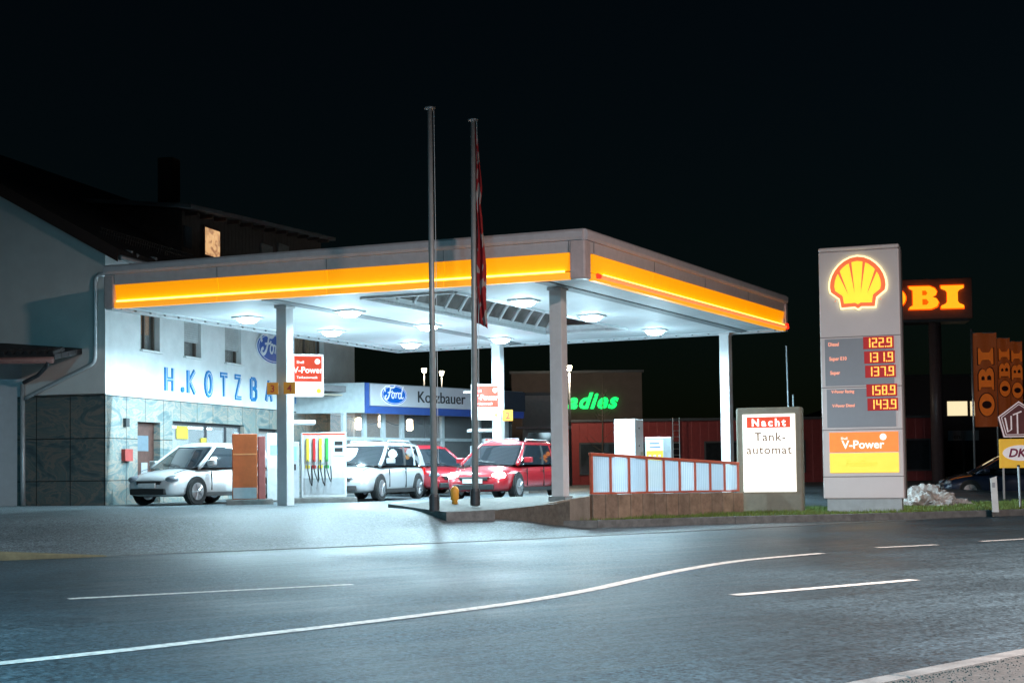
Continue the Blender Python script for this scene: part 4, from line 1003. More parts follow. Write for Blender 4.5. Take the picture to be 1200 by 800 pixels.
    for s_ in (-1, 1):
        for xx in (-.31 * L, .31 * L):
            MB().lathe([(.352, 0), (.352, .03)], 'y', (xx, s_ * w * .985 - .015, .335), 28).build('wheel_arch', black, r)
            wh = MB().lathe([(.22, -.1), (.31, -.1), (.325, -.06), (.325, .06), (.31, .1), (.22, .1)], 'y', (xx, s_ * (w - .08), .325), 24).build('wheel', m_tyre, r)
            rm = MB().lathe([(.21, -.105), (.21, .105)], 'y', (xx, s_ * (w - .08), .325), 20)
            for q in range(5):
                a = q * 2 * PI / 5; rm.tube([(xx, s_ * (w + .03), .325), (xx + .19 * math.cos(a), s_ * (w + .03), .325 + .19 * math.sin(a))], .022, 5)
            rm.build('rim', m_rim, wh)
        hx, hz_ = .455 * L, zbt - .30
        hd = MB().lathe([(.01, -.1), (.07, -.085), (.1, -.03), (.1, .0), (.08, .06), (.02, .09)], 'x', (0, 0, 0), 16)
        for v in hd.v: v.x = v.x * 1.5 - abs(v.y) * 0; v.y *= 1.7; v.z *= .95; v += Vector((hx, s_ * w * .68, hz_))
        hd.build('headlight', m_hl if lit else m_ho, r, smooth=True)
        if lit:
            lo_ = lamp('headlight_beam', 'SPOT', r, (.52 * L, s_ * w * .7, hz_), 50, (.9, .96, 1), spot_size=math.radians(75), spot_blend=.8, shadow_soft_size=.08)
            lo_.rotation_euler = (0, math.radians(-82), 0)
        tl_ = MB().box(-.492 * L, -.455 * L, s_ * w * .60, s_ * w * .90, zbt - .28, zbt - .08); tl_.build('tail_light', m_tail, r, bevel=.02)
        mi = MB().box(.17 * L, .21 * L, s_ * (w * .95), s_ * (w + .16), zbt + .02, zbt + .16); mi.build('mirror', pm, r, bevel=.03, seg=3)
        MB().box(-.08 * L, -.04 * L, s_ * w * .99, s_ * (w + .02), zbt - .17, zbt - .14).build('door_handle', pm, r, bevel=.006)
        MB().box(.17 * L, .173 * L, s_ * (w * .97), s_ * (w + .004), .35, zbt - .12).build('door_gap', m_trim, r)
        MB().box(-.35 * L + .4, .35 * L - .45, s_ * w * .96, s_ * (w + .012), .2, .3).build('sill_trim', m_trim, r)
    MB().box(.47 * L, .5035 * L, -w * .42, w * .42, zbt - .42, zbt - .34).build('grille', m_trim, r, bevel=.015)
    MB().box(.47 * L, .512 * L, -w * .62, w * .62, .26, .40).build('bumper_intake', m_trim, r, bevel=.02)
    MB().box(.505 * L, .516 * L, -.26, .26, .42, .53).build('license_plate', m_plt, r)
    MB().box(-.512 * L, -.5 * L, -.26, .26, .55, .66).build('license_plate', m_plt, r)
    for s_ in (-1, 1):
        MB().lathe([(.01, .0), (.05, .0), (.05, .02)], 'x', (.502 * L, s_ * w * .52, .34), 12).build('fog_lamp', m_ho, r)
        MB().tube([(.272 * L, s_ * w * .1 + .1, zbt + .02), (.25 * L, s_ * w * .1 - .35, zbt + .09)], .008, 5).build('wiper', m_trim, r)
        bp_ = [(.27 * L, s_ * w * .80, zbt - .015), (.36 * L, s_ * w * .76, zbt - .075), (.43 * L, s_ * w * .66, zbt - .155)]
        MB().tube(bp_, .008, 5).build('bonnet_gap', m_trim, r)
        MB().box(-.10 * L, -.097 * L, s_ * w * .97, s_ * (w + .004), .32, zbt - .08).build('door_gap', m_trim, r)
    MB().box(.47 * L, .5015 * L, -w * .5, w * .5, zbt - .335, zbt - .325).build('grille_bar', alu, r)
    if wagon:
        for s_ in (-1, 1): MB().tube([(-.38 * L, s_ * w * .62, H + .0), (-.35 * L, s_ * w * .6, H + .05), (-.05, s_ * w * .6, H + .05), (.0, s_ * w * .6, H)], .02, 6).build('roof_rail', alu, r, smooth=True)
    return r
HB = math.atan2(-dv.y, -dv.x)       # heading towards the road, parallel to the pump lane
def cpos(px, d): p = P(px, 560, d); return p.x, p.y
R_ = math.radians
x, y = cpos(238, 35.6); car('white hatchback without lights left of the red backed pump', x, y, HB, 3.95, 1.72, 1.49, (.72, .73, .74), paint='white_car')
x, y = cpos(433, 37.6); car('silver estate car with headlights on right of the pump with the screen', x, y, R_(-107), 4.3, 1.76, 1.5, (.5, .52, .54), lit=True, wagon=True, paint='silver_car')
x, y = cpos(497, 42.5); car('dark red compact parked behind the nearer flagpole', x, y, R_(-60), 4.1, 1.74, 1.48, (.34, .015, .025), paint='dark_red_car')
x, y = cpos(463, 47.5); car('pale car half hidden behind the silver estate, by the showroom glass', x, y, R_(-40), 4.2, 1.72, 1.5, (.6, .6, .62), paint='pale_car', wagon=True)
x, y = cpos(594, 37.2); car('red estate car with headlights on between flagpole and front post', x, y, R_(-112), 4.4, 1.76, 1.47, (.42, .02, .03), lit=True, wagon=True, paint='red_car')
p = P(1175, 580, 47); r = car('dark car parked side on behind the grass at the right edge', p.x + .2, p.y, PI - .15, 4.4, 1.8, 1.45, (.02, .03, .06), paint='navy_car')
r.location.z = .0

# ------------------------------------------------------------------ fuel pumps
m_pw = mat('pump_white', (.7, .74, .76), .35); m_scr = mat('screen_blue', (.2, .6, .8), .3, emit=.7, ecol=(.2, .65, .95))
NZ = [(.8, .6, .05), (.6, .03, .03), (.8, .6, .05), (.05, .4, .08)]
def pump(label, px, d, rz, front=True):
    p = P(px, 560, d); z = .45
    r = thing('fuel_pump', label, 'fuel pump', (p.x, p.y, z), rz, 'fuel pumps under the canopy')
    bx('plinth', m_conc, r, -.55, 1.2, -.45, .45, -.05, .12, bevel=.02)
    bx('cabinet', m_pw, r, -.15, .95, -.28, .28, .12, 1.72, bevel=.02)
    bx('payment_column', mat('column_grey', (.5, .54, .57), .4), r, -.52, -.2, -.25, .25, .12, 1.5, bevel=.02)
    bx('screen', m_scr, r, -.47, -.26, -.262, -.25, 1.05, 1.38)
    bx('keypad', black, r, -.46, -.28, -.262, -.25, .8, .95)
    bx('top_cap', mat('pump_cap', (.75, .78, .8), .4), r, -.6, .2, -.4, .35, 1.92, 2.02, bevel=.02)
    bx('cap_stem', alu, r, -.42, -.32, -.05, .05, 1.5, 1.92)
    bx('display_panel', mat('display_face', (.6, .66, .7), .3, emit=.25, ecol=COOL), r, .62, .9, -.292, -.28, 1.15, 1.62)
    bx('nozzle_bay', mat('bay_grey', (.55, .58, .6), .5), r, -.08, .58, -.29, -.28, .95, 1.65)
    bx('digits_window', black, r, .66, .86, -.298, -.292, 1.4, 1.5); bx('digits_window', black, r, .66, .86, -.298, -.292, 1.24, 1.34)
    bx('lower_panel', mat('lower_panel_grey', (.42, .45, .47), .4), r, -.1, .9, -.288, -.28, .2, .6)
    bx('red_stripe', m_vred, r, -.12, .92, -.286, -.28, 1.66, 1.70)
    for k, c in enumerate(NZ):
        x = -.0 + k * .155
        bx('grade_label', mat('nozzle_%d' % (k if k != 2 else 0), c, .45), r, x - .05, x + .06, -.296, -.29, .84, .92)
        nz_ = bx('nozzle', mat('nozzle_%d' % (k if k != 2 else 0), c, .45), r, x - .03, x + .04, -.36, -.292, 1.0, 1.58, bevel=.012)
        MB().tube([(x, -.36, 1.05), (x, -.42, .8), (x + .06, -.44, .5 + .09 * (k % 2)), (x + .1, -.38, .42 + .09 * (k % 2)), (x + .12, -.3, .6), (x + .1, -.29, .9)], .014, 6).build('hose', black, nz_, smooth=True)
    return r
pump('white pump with coloured nozzles and blue screen beside the nearer left post', 360, 35.2, .18)
pump('white pump with coloured nozzles at the foot of the rear middle post', 572, 44.3, .18)
# pump seen from its red end
p = P(290, 560, 34.2); rp = thing('fuel_pump', 'tall pump cabinet showing its red orange front, left of the nearer left post', 'fuel pump', (p.x, p.y, .45), .20, 'fuel pumps under the canopy')
bx('plinth', m_conc, rp, -.5, .6, -.4, .5, -.05, .12, bevel=.02)
bx('cabinet', mat('pump_red_side', (.5, .11, .03), .4), rp, -.36, .23, -.25, .4, .12, 1.68, bevel=.015)
bx('side_cabinet', mat('pump_dark_side', (.32, .1, .09), .45), rp, .25, .42, -.2, .38, .12, 1.62, bevel=.015)
bx('panel_line', mat('pump_line', (.75, .3, .12), .4), rp, -.34, .21, -.256, -.25, 1.18, 1.21)
bx('kick_plate', grey_metal, rp, -.34, .21, -.256, -.25, .14, .4)
pp = P(322, 560, 36.5); wp = thing('payment_terminal', 'white upright terminal just left of the nearer left post', 'payment terminal', (pp.x, pp.y, .45), .2)
bx('cabinet', m_pw, wp, -.2, .12, -.2, .2, 0, 1.75, bevel=.02); bx('screen', m_scr, wp, -.12, .05, -.212, -.2, 1.2, 1.45); bx('foot', m_conc, wp, -.3, .2, -.3, .3, -.05, .05)

# white service cabinet + poster stand
p = P(740, 540, 36.5)
wc = thing('service_cabinet', 'tall plain white cabinet behind the ribbed glass fence', 'cabinet', (p.x, p.y, .4), -.35)
zt_ = P(740, 491, 36.5).z - .4
bx('cabinet', m_pw, wc, -.38, .18, -.25, .55, 0, zt_, bevel=.015)
for z in (.52, .74): MB().lathe([(.02, .18), (.02, .195)], 'x', (0, .1, zt_ * z + .3)).build('lock', black, wc)
bx('handle', grey_metal, wc, .18, .2, .25, .4, zt_ * .55, zt_ * .59)
p = P(771, 540, 38.0)
ps = thing('poster_stand', 'white and yellow poster stand right of the white cabinet', 'poster stand', (p.x, p.y, .4), -.2)
zt_ = P(771, 512, 38).z - .4
bx('frame', alu, ps, -.33, .38, -.1, .22, 0, zt_, bevel=.02)
bx('poster', mat('poster_white', (.75, .8, .82), .5, emit=.3, ecol=COOL), ps, -.3, .16, -.112, -.1, .2, zt_ - .06)
bx('yellow_field', mat('poster_yellow', (.9, .65, .05), .5, emit=.3, ecol=(1, .65, .03)), ps, -.29, .15, -.118, -.112, .3, zt_ - .36)
for i in range(3):
    for j in range(2): MB().lathe([(.035, -.119), (.035, -.122)], 'y', (-.2 + i * .13, 0, zt_ - .5 - j * .16)).build('symbol', white, ps)
bx('text_line', mat('blue_ink', (.1, .25, .5), .5), ps, -.2, .05, -.116, -.112, zt_ - .18, zt_ - .15); bx('text_line', MATS['blue_ink'], ps, -.2, .08, -.116, -.112, zt_ - .28, zt_ - .25)

# orange bollard at island
p = P(533, 590, 29.5)
ob2 = thing('marker_bollard', 'small orange marker between the two flagpoles', 'bollard', (p.x, p.y, .5))
MB().lathe([(.06, 0), (.06, .08), (.085, .1), (.085, .3), (.06, .35), (.03, .37)]).build('cap', mat('bollard_orange', (.9, .4, .05), .5), ob2, smooth=True)

# ------------------------------------------------------------------ flagpoles
m_fp = mat('pole_grey', (.42, .43, .42), .45, .3)
def flagpole(label, bp_, tp):
    r = thing('flagpole', label, 'flagpole', tuple(bp_), 0, 'two flagpoles on the island')
    h_ = tp.z - bp_.z; lean = tp.x - bp_.x
    MB().tube([(0, 0, -.05), (lean * .5, 0, h_ * .5), (lean, 0, h_)], [.068, .056, .046], 14).build('pole', m_fp, r, smooth=True)
    MB().lathe([(.1, -.03), (.1, .25), (.085, .3)]).build('base_sleeve', dark_metal, r)
    MB().lathe([(.06, h_ - .02), (.11, h_ + .01), (.11, h_ + .03), (.02, h_ + .05)], c=(lean, 0, 0)).build('finial', grey_metal, r, smooth=True)
    MB().tube([(.085, -.02, .9), (lean * .5 + .09, 0, h_ * .5), (lean + .08, 0, h_ - .02)], .006, 4).build('halyard', white, r)
    return r
p = G(509, 597, .45); t = P(503.5, 128, p.y); flagpole('bare flagpole nearer the road on the island', p, t)
p2 = G(557, 590, .53); t2 = P(554, 142, p2.y); fpr = flagpole('flagpole from which the red flag hangs', p2, t2)
fg = thing('flag', 'limp folded red flag with faded lettering on the right flagpole', 'flag', (p2.x + .1, p2.y, P(560, 378, p2.y).z))
hF = P(560, 150, p2.y).z - P(560, 378, p2.y).z
fl = MB(); NV = 40; NU = 14
for j in range(NV + 1):
    t = j / NV; z = hF * t; wdh = (.035 + .19 * (1 - t) ** .55) * (1 - .25 * math.exp(-((t - .62) / .05) ** 2)) * (1 if t < .97 else .4)
    for i in range(NU + 1):
        u = i / NU; fold = .06 * math.sin(u * 4.2 * PI + t * 2.2 + 1.2 * math.sin(t * 7)) * (1 - .5 * t)
        fl.v.append(Vector((-.035 + wdh * u + .015 * math.sin(t * 16 + u * 3), fold, z - .12 * u * (1 - t))))
for j in range(NV):
    for i in range(NU): fl.f.append((j * (NU + 1) + i, j * (NU + 1) + i + 1, (j + 1) * (NU + 1) + i + 1, (j + 1) * (NU + 1) + i))
m_flag = mat('flag_red', (.34, .02, .025), .8, noise=.2, scale=3)
n, l, b = nodes_of(m_flag)   # printed pale lettering caught in the folds
tc = n.new('ShaderNodeTexCoord'); mp = n.new('ShaderNodeMapping'); mp.inputs['Scale'].default_value = (5.5, .2, 1.5); l.new(tc.outputs['Object'], mp.inputs[0])
nz = n.new('ShaderNodeTexNoise'); nz.inputs['Scale'].default_value = 2.2; nz.inputs['Detail'].default_value = 1; l.new(mp.outputs[0], nz.inputs['Vector'])
cr = n.new('ShaderNodeValToRGB'); cr.color_ramp.interpolation = 'CONSTANT'; cr.color_ramp.elements[0].color = (.34, .02, .025, 1); cr.color_ramp.elements[1].position = .57; cr.color_ramp.elements[1].color = (.38, .33, .31, 1)
l.new(nz.outputs[0], cr.inputs[0]); l.new(cr.outputs[0], b.inputs['Base Color'])
fo = fl.build('cloth', m_flag, fg, smooth=True); sdm = fo.modifiers.new('solid', 'SOLIDIFY'); sdm.thickness = .006

# ------------------------------------------------------------------ night automat sign
dN = 33.0; p = P(903, 600, dN); NY = math.radians(-18)
ns = thing('lit_billboard', 'glowing white sign reading Nacht Tankautomat in a grey frame', 'sign', (p.x, p.y, .12), NY)
S_ = dN / FPX; zt_ = P(903, 477, dN).z - .12; zp0 = P(903, 576, dN).z - .12; zp1 = P(903, 485, dN).z - .12
bx('frame', mat('sign_frame_grey', (.24, .22, .17), .5), ns, -.76, .76, -.02, .35, 0, zt_, bevel=.06, seg=3)
bx('light_panel', mat('panel_white', (1, 1, 1), .4, emit=1.25, ecol=(1, .97, .85)), ns, -.60, .61, -.06, -.022, zp0, zp1, bevel=.01)
zc = zp1 - .19
bx('red_strip', mat('strip_red', (.7, .07, .03), .5, emit=.45, ecol=(1, .09, .03)), ns, -.50, .50, -.066, -.06, zc - .125, zc + .125)
text('lettering', 'Nacht', mat('lit_white', (1, 1, 1), .5, emit=1.1, ecol=(1, .98, .9)), ns, .0, zc - .085, .172, -.07, bold=.05, space=1.42)
m_bt = mat('brown_letters', (.25, .12, .05), .6)
text('lettering', 'Tank-', m_bt, ns, .03, zc - .43, .205, -.064, bold=.008, space=1.12)
text('lettering', 'automat', m_bt, ns, .0, zc - .73, .205, -.064, bold=.008, space=1.12)
# antenna mast behind it
p = P(925, 478, 42); am = thing('antenna_mast', 'thin pale mast rising behind the night sign', 'mast', (p.x, p.y, .3))
hM = P(922, 405, 42).z - .3; MB().tube([(0, 0, 0), (-.05, 0, hM)], .03, 8).build('pole', alu, am); MB().tube([(.12, 0, 2.4), (.12, 0, P(929, 462, 42).z - .3)], .03, 8).build('side_pole', alu, am)
bx('clamp', grey_metal, am, -.04, .16, -.03, .03, 2.45, 2.52)

# ------------------------------------------------------------------ price pylon
dS = 32.4; TY = math.radians(-20)
pL_, pR_ = P(963, 598, dS + .3), P(1057, 598, dS - .3); pc_ = P(1012.5, 598, dS)
ty = thing('price_pylon', 'tall grey fuel price pylon with glowing yellow scallop emblem', 'sign', (pc_.x, pc_.y, .13), TY)
S = dS / FPX
Hh = P(1008, 288, dS).z - .13
WB = 1.80; hw = WB / 2
zy = lambda py: P(1010, py, dS).z - .13
m_ty = mat('pylon_grey', (.8, .74, .72), .4, noise=.04, scale=1)
m_ty2 = mat('pylon_dark', (.2, .17, .16), .5)
bx('base', mat('pylon_base', (.42, .47, .48), .5), ty, -hw + .08, hw - .06, .03, .42, 0, zy(584), bevel=.01)
prf = [(-hw, zy(584)), (hw, zy(584)), (hw, Hh), (-hw, Hh)]
bx('body', m_ty, ty, -hw, hw, 0, .45, zy(584), Hh - .1, bevel=.03, seg=3)
bx('top_cap', m_ty, ty, -hw - .005, hw + .005, -.005, .455, Hh - .095, Hh, bevel=.04, seg=3)
bx('side_edge', m_ty2, ty, hw + .001, hw + .03, .06, .40, zy(584), Hh - .1)
for py in (394, 453, 503, 558): bx('panel_joint', m_ty2, ty, -hw, hw, -.006, -.0, zy(py) - .008, zy(py) + .008)
# scallop
def sp_(x, y): return ((x - 305) / 4.615 * S, (425 - y) / 4.615 * S)
half = [(305, 425), (287, 414), (214, 417), (206, 366), (158, 328), (153, 300), (156, 268), (166, 236), (182, 207), (205, 180), (234, 157), (268, 141), (305, 135)]
full = half + [(610 - x, y) for x, y in half[-2:0:-1]]
cxm, cym = 305, 285
def grow(pts, k): 
    return [(cxm + (x - cxm) * (1 + k), cym + (y - cym) * (1 + k)) for x, y in pts]
SX, SZ = -.02, zy(362.5)
sh_ = plate('scallop_emblem', [[sp_(*q) for q in grow(full, .035)]], mat('halo_yellow', (1, .95, .6), .4, emit=1.3, ecol=(1, .85, .42)), ty, SX, SZ, 1, -.04, .06)
plate('scallop_red', [[sp_(*q) for q in grow(full, -.03)]], mat('scallop_orange_red', (.8, .15, .05), .4, emit=.65, ecol=(1, .18, .05)), sh_, SX, SZ, 1, -.08, .02)
inner = grow(full, -.19)
# yellow lobes separated by rays
cx0, cy0 = 305, 470
m_sy = mat('scallop_yellow', (1, .75, .05), .4, emit=1.05, ecol=(1, .63, .03))
rays = [-44, -30, -17, -5.5, 5.5, 17, 30, 44]
import itertools
def ray_poly(ang):
    a = math.radians(ang); d_ = Vector((math.sin(a), -math.cos(a))); n_ = Vector((d_.y, -d_.x)); c = Vector((cx0, cy0))
    # march to the inner outline
    r0, r1 = 140 if abs(ang) < 35 else 150, 0
    rr = r0
    while rr < 420:
        q = c + d_ * rr
        if not inside(q.x, q.y, inner): break
        rr += 2
    return [c + d_ * r0 + n_ * 1.0, c + d_ * (rr + 4) + n_ * 7.5, c + d_ * (rr + 4) - n_ * 7.5, c + d_ * r0 - n_ * 1.0]
plate('scallop_yellow', [[sp_(*q) for q in inner]], m_sy, sh_, SX, SZ, 1, -.094, .008)
for ang in (-52, -36, -21.5, -7, 7, 21.5, 36, 52):
    rp_ = ray_poly(ang); plate('scallop_ray', [[sp_(q.x, q.y) for q in rp_]], MATS['scallop_orange_red'], sh_, SX, SZ, 1, -.101, .004)
# price fields
m_pf = mat('price_field', (.36, .38, .41), .4, noise=.03); m_dr = mat('digit_red_panel', (.2, .01, .01), .4, emit=.28, ecol=(1, .02, .01))
m_dg = mat('led_digits', (1, .5, .1), .4, emit=1.5, ecol=(1, .42, .06)); m_lb = mat('lit_label', (1, .5, .35), .5, emit=.9, ecol=(1, .3, .18))
fpx = lambda px: (px - 1010.5) * S / math.cos(math.radians(8))
SEG = {'1': 'bc', '2': 'abged', '3': 'abgcd', '4': 'fgbc', '5': 'afgcd', '7': 'abc', '8': 'abcdefg', '9': 'abcfgd', '0': 'abcdef', '6': 'afgedc'}
def digit(m_, c, x, z, w_, h_, y):
    t = h_ * .13; g = {'a': (x, x + w_, z + h_ - t, z + h_), 'g': (x, x + w_, z + h_ / 2 - t / 2, z + h_ / 2 + t / 2), 'd': (x, x + w_, z, z + t),
         'b': (x + w_ - t, x + w_, z + h_ / 2, z + h_), 'c': (x + w_ - t, x + w_, z, z + h_ / 2), 'f': (x, x + t, z + h_ / 2, z + h_), 'e': (x, x + t, z, z + h_ / 2)}
    for k, s_ in enumerate(SEG[c]): q = g[s_]; m_.box(q[0], q[1], y - .004 - .0015 * k, y, q[2] + .004, q[3] - .004)
bx('price_board', m_pf, ty, fpx(970), fpx(1048), -.012, -.0, zy(451), zy(396)); bx('price_board', m_pf, ty, fpx(971), fpx(1049), -.012, -.0, zy(500), zy(455))
for lab, pr, py in (('Diesel', '1229', 402), ('Super E10', '1319', 419), ('Super', '1379', 435.5), ('V-Power Racing', '1589', 457.5), ('V-Power Diesel', '1439', 474)):
    off = (py - 402) * .045
    x0, x1 = fpx(1014 + off), fpx(1048.5 + off); z0 = zy(py + 7.3); z1 = zy(py - 7)
    dp = bx('price_display', m_dr, ty, x0, x1, -.02, -.012, z0, z1)
    m_ = MB(); hh = (z1 - z0) * .78; zz0 = z0 + (z1 - z0) * .11; W4 = (x1 - x0) * .9; cw = W4 / 4.1; xx = x0 + (x1 - x0) * .07
    for k, c in enumerate(pr):
        digit(m_, c, xx + cw * k + (.03 if k == 3 else 0), zz0, cw * .76, hh, -.022)
    m_.box(xx + cw * 3 - .012, xx + cw * 3 + .014, -.026, -.022, zz0, zz0 + .03)
    m_.build('digits', m_dg, dp)
    text('fuel_name', lab, m_lb, ty, fpx(974 + off), z0 + .1, .085 if len(lab) < 10 else .07, -.016, bold=.02, align='LEFT', squeeze=.82)
bx('light_panel', mat('panel_orange', (.85, .25, .05), .4, emit=.72, ecol=(1, .24, .05)), ty, fpx(973), fpx(1051), -.015, 0, zy(529), zy(506))
bx('light_panel', mat('panel_yellow', (.95, .7, .1), .4, emit=.85, ecol=(1, .60, .06)), ty, fpx(973), fpx(1051), -.015, 0, zy(553.5), zy(530.5))
text('lettering', 'V-Power', m_wt, ty, fpx(1011), zy(525), .19, -.018, bold=.03); text('lettering', 'Shell', m_wt, ty, fpx(986), zy(514.5), .06, -.018, bold=.02, align='LEFT')
MB().lathe([(.075, -.015), (.075, -.02)], 'y', (fpx(1034), 0, zy(512))).build('emblem', m_wt, ty)
text('lettering', 'FuelSave', mat('green_ink', (.4, .6, .1), .5, emit=.55, ecol=(.55, .75, .05)), ty, fpx(1008), zy(546), .15, -.018, shear=.3)
# flagpole of the delineator: white roadside post
p = P(1167, 606, 31.6)
dp_ = thing('roadside_post', 'white plastic road delineator on the grass at the right', 'post', (p.x, p.y, .12), -.3)
MB().hexa([(-.07, -.05, 0), (.07, -.05, 0), (.07, .05, 0), (-.07, .05, 0), (-.10, -.04, .75), (.04, -.04, .8), (.04, .04, .8), (-.10, .04, .75)]).build('post', mat('post_white', (.6, .62, .6), .5), dp_, bevel=.012)
bx('reflector', mat('reflector_grey', (.3, .32, .34), .2), dp_, -.06, .0, -.056, -.048, .55, .66)
p = P(1196, 600, 33.5); tp_ = thing('thin_post', 'thin pale post at the right edge of the grass', 'post', (p.x, p.y, .12))
MB().tube([(0, 0, 0), (-.02, 0, 1.0)], .03, 8).build('post', alu, tp_); MB().lathe([(.035, 1.0), (.04, 1.02), (.02, 1.04)], c=(-.02, 0, 0)).build('cap', black, tp_)

# snow heap
rs = random.Random(3)
def heap(px, d, rx, ry, rz_, label):
    from mathutils import noise
    p = P(px, 590, d); r = bmesh.new(); bmesh.ops.create_icosphere(r, subdivisions=5, radius=1)
    for v in r.verts:
        f = 1 + .35 * noise.noise(v.co * 1.7 + Vector((px, 0, 0))) + .16 * noise.noise(v.co * 5) + .1 * noise.noise(v.co * 13)
        v.co = Vector((v.co.x * rx * f, v.co.y * ry * f, max(-.1, v.co.z * rz_ * f)))
    me = bpy.data.meshes.new('snow_heap'); r.to_mesh(me); r.free(); me.materials.append(mat('dirty_snow', (.5, .48, .46), .9, noise=.55, scale=3.5, bump=1, bscale=9))
    o = bpy.data.objects.new('snow_heap', me); C.objects.link(o); o.location = (p.x, p.y, .1)
    prop(o, label, 'snow heap', 'ploughed snow heaps behind the verge')
heap(1088, 36.5, .72, .6, .50, 'large dirty snow heap right of the price pylon'); heap(1119, 36.8, .5, .4, .2, 'low snow heap right of the large one')

# ------------------------------------------------------------------ orange store pylon and banners
def obi_letters():
    O = [[(.5 + .5 * math.cos(t * PI / 16), .5 + .5 * math.sin(t * PI / 16)) for t in range(32)], [(.5 + .17 * math.cos(t * PI / 12), .5 + .32 * math.sin(t * PI / 12)) for t in range(24)]]
    B = [[(0, 0), (.78, 0), (.98, .1), (1.04, .28), (.96, .45), (.82, .52), (.94, .6), (.98, .75), (.9, .9), (.72, 1), (0, 1), (.02, .9), (.14, .84), (.14, .16), (.02, .1)],
         [(.46, .6), (.6, .6), (.66, .7), (.6, .82), (.46, .82)], [(.46, .17), (.62, .17), (.7, .3), (.62, .44), (.46, .44)]]
    I = [[(0, 0), (.82, 0), (.82, .12), (.66, .2), (.6, .3), (.6, .7), (.66, .8), (.82, .88), (.82, 1), (0, 1), (0, .88), (.16, .8), (.22, .7), (.22, .3), (.16, .2), (0, .12)]]
    return O, B, I
LO, LB, LI = obi_letters()
dO = 62; p = P(1101, 575, dO); OY = math.radians(-8)
op = thing('store_pylon', 'dark box sign with glowing orange OBI letters on one column', 'sign', (p.x, p.y, .2), OY)
So = dO / FPX; zo = lambda py: P(1101, py, dO).z - .2
ox = lambda px: (px - 1101) * So / math.cos(OY)
bx('sign_box', mat('box_dark_orange', (.32, .12, .09), .5), op, ox(1016), ox(1141), -.5, .9, zo(375), zo(328), bevel=.03)
bx('box_underside', dark_metal, op, ox(1018), ox(1138), -.45, .85, zo(378), zo(375) - .003)
col_ = MB().tube([(0, .2, 0), (0, .2, zo(378))], .27, 18).build('column', mat('column_dark', (.12, .08, .08), .35), op, smooth=True)
bx('foot', m_conc, op, -.5, .5, -.3, .7, -.1, .1)
m_or = mat('orange_glow', (1, .4, .02), .4, emit=1.6, ecol=(1, .33, .01)); m_or2 = mat('orange_rim', (1, .15, .02), .4, emit=.8, ecol=(1, .10, .0))
hl_ = zo(337) - zo(363)
for L_, x0, x1 in ((LO, 1030, 1066), (LB, 1070, 1103), (LI, 1106, 1131)):
    s0 = hl_; wl = ox(x1) - ox(x0); mxx = max(q[0] for q in L_[0])
    sc_ = [[(a / mxx * wl, b * s0) for a, b in lp] for lp in L_]
    lt = plate('letter', sc_, m_or, op, ox(x0), zo(363), 1, -.58, .10)
    cxx = wl / 2; big = [[(cxx + (a - cxx) * 1.09, s0 / 2 + (b - s0 / 2) * 1.11) for a, b in sc_[0]]]
    plate('letter_glow_rim', big, m_or2, lt, ox(x0), zo(363), 1, -.515, .02)
def banner(px0, px1, pyT, pyB, d, label, letters_y):
    p = P(px0, 575, d); r = thing('banner_flag', label, 'banner', (p.x, p.y, .2), 0, 'orange store banners on poles')
    zt_ = P(px0, pyT, d).z - .2; zb_ = P(px0, pyB, d).z - .2; wd = (px1 - px0) / FPX * d
    MB().tube([(-.06, 0, 0), (-.06, 0, zt_ + .15)], .04, 8).build('pole', alu, r, smooth=True); MB().tube([(-.06, 0, zt_), (wd, 0, zt_)], .02, 6).build('arm', alu, r)
    c = MB(); nu, nv = 8, 24
    for j in range(nv + 1):
        for i in range(nu + 1): c.v.append(Vector((wd * i / nu, .05 * math.sin(i / nu * 2.4 * PI + j * .12), zb_ + (zt_ - zb_) * j / nv)))
    for j in range(nv):
        for i in range(nu): c.f.append((j * (nu + 1) + i, j * (nu + 1) + i + 1, (j + 1) * (nu + 1) + i + 1, (j + 1) * (nu + 1) + i))
    cl_ = c.build('cloth', mat('banner_orange', (.3, .075, .03), .8, emit=.06, ecol=(1, .2, .03)), r, smooth=True)
    ph = (px1 - px0) if px1 - px0 > 20 else 19
    for k, L_ in enumerate((LO, LB, LI)):
        py = letters_y + 10 + (2 - k) * ph * 1.12
        mx_ = max(q[0] for q in L_[0]); aw = ph / FPX * d * .98 / mx_ * (.72 if k == 2 else 1); bw_ = ph / FPX * d * .66
        z = P(px0, py, d).z - .2
        plate('letter_outline', [[(a * aw * 1.08, b * bw_ * 1.14) for a, b in L_[0]]], mat('banner_black', (.05, .01, .01), .7), cl_, wd * .5 + bw_ * .57, z - .03, 1, -.062, .006, rot=-PI / 2)
        plate('letter', [[(a * aw, b * bw_) for a, b in lp] for lp in L_], mat('banner_letter', (.75, .16, .02), .7, emit=.16, ecol=(1, .2, .02)), cl_, wd * .5 + bw_ * .5, z, 1, -.07, .006, rot=-PI / 2)
banner(1145, 1172, 390, 500, 52, 'largest orange banner with dark outlined letters, leftmost of three', 417)
banner(1173, 1187.5, 396, 500, 54, 'middle orange banner, partly covered by the largest one', 412)
banner(1188, 1202, 400, 500, 56, 'rightmost orange banner at the picture edge', 414)
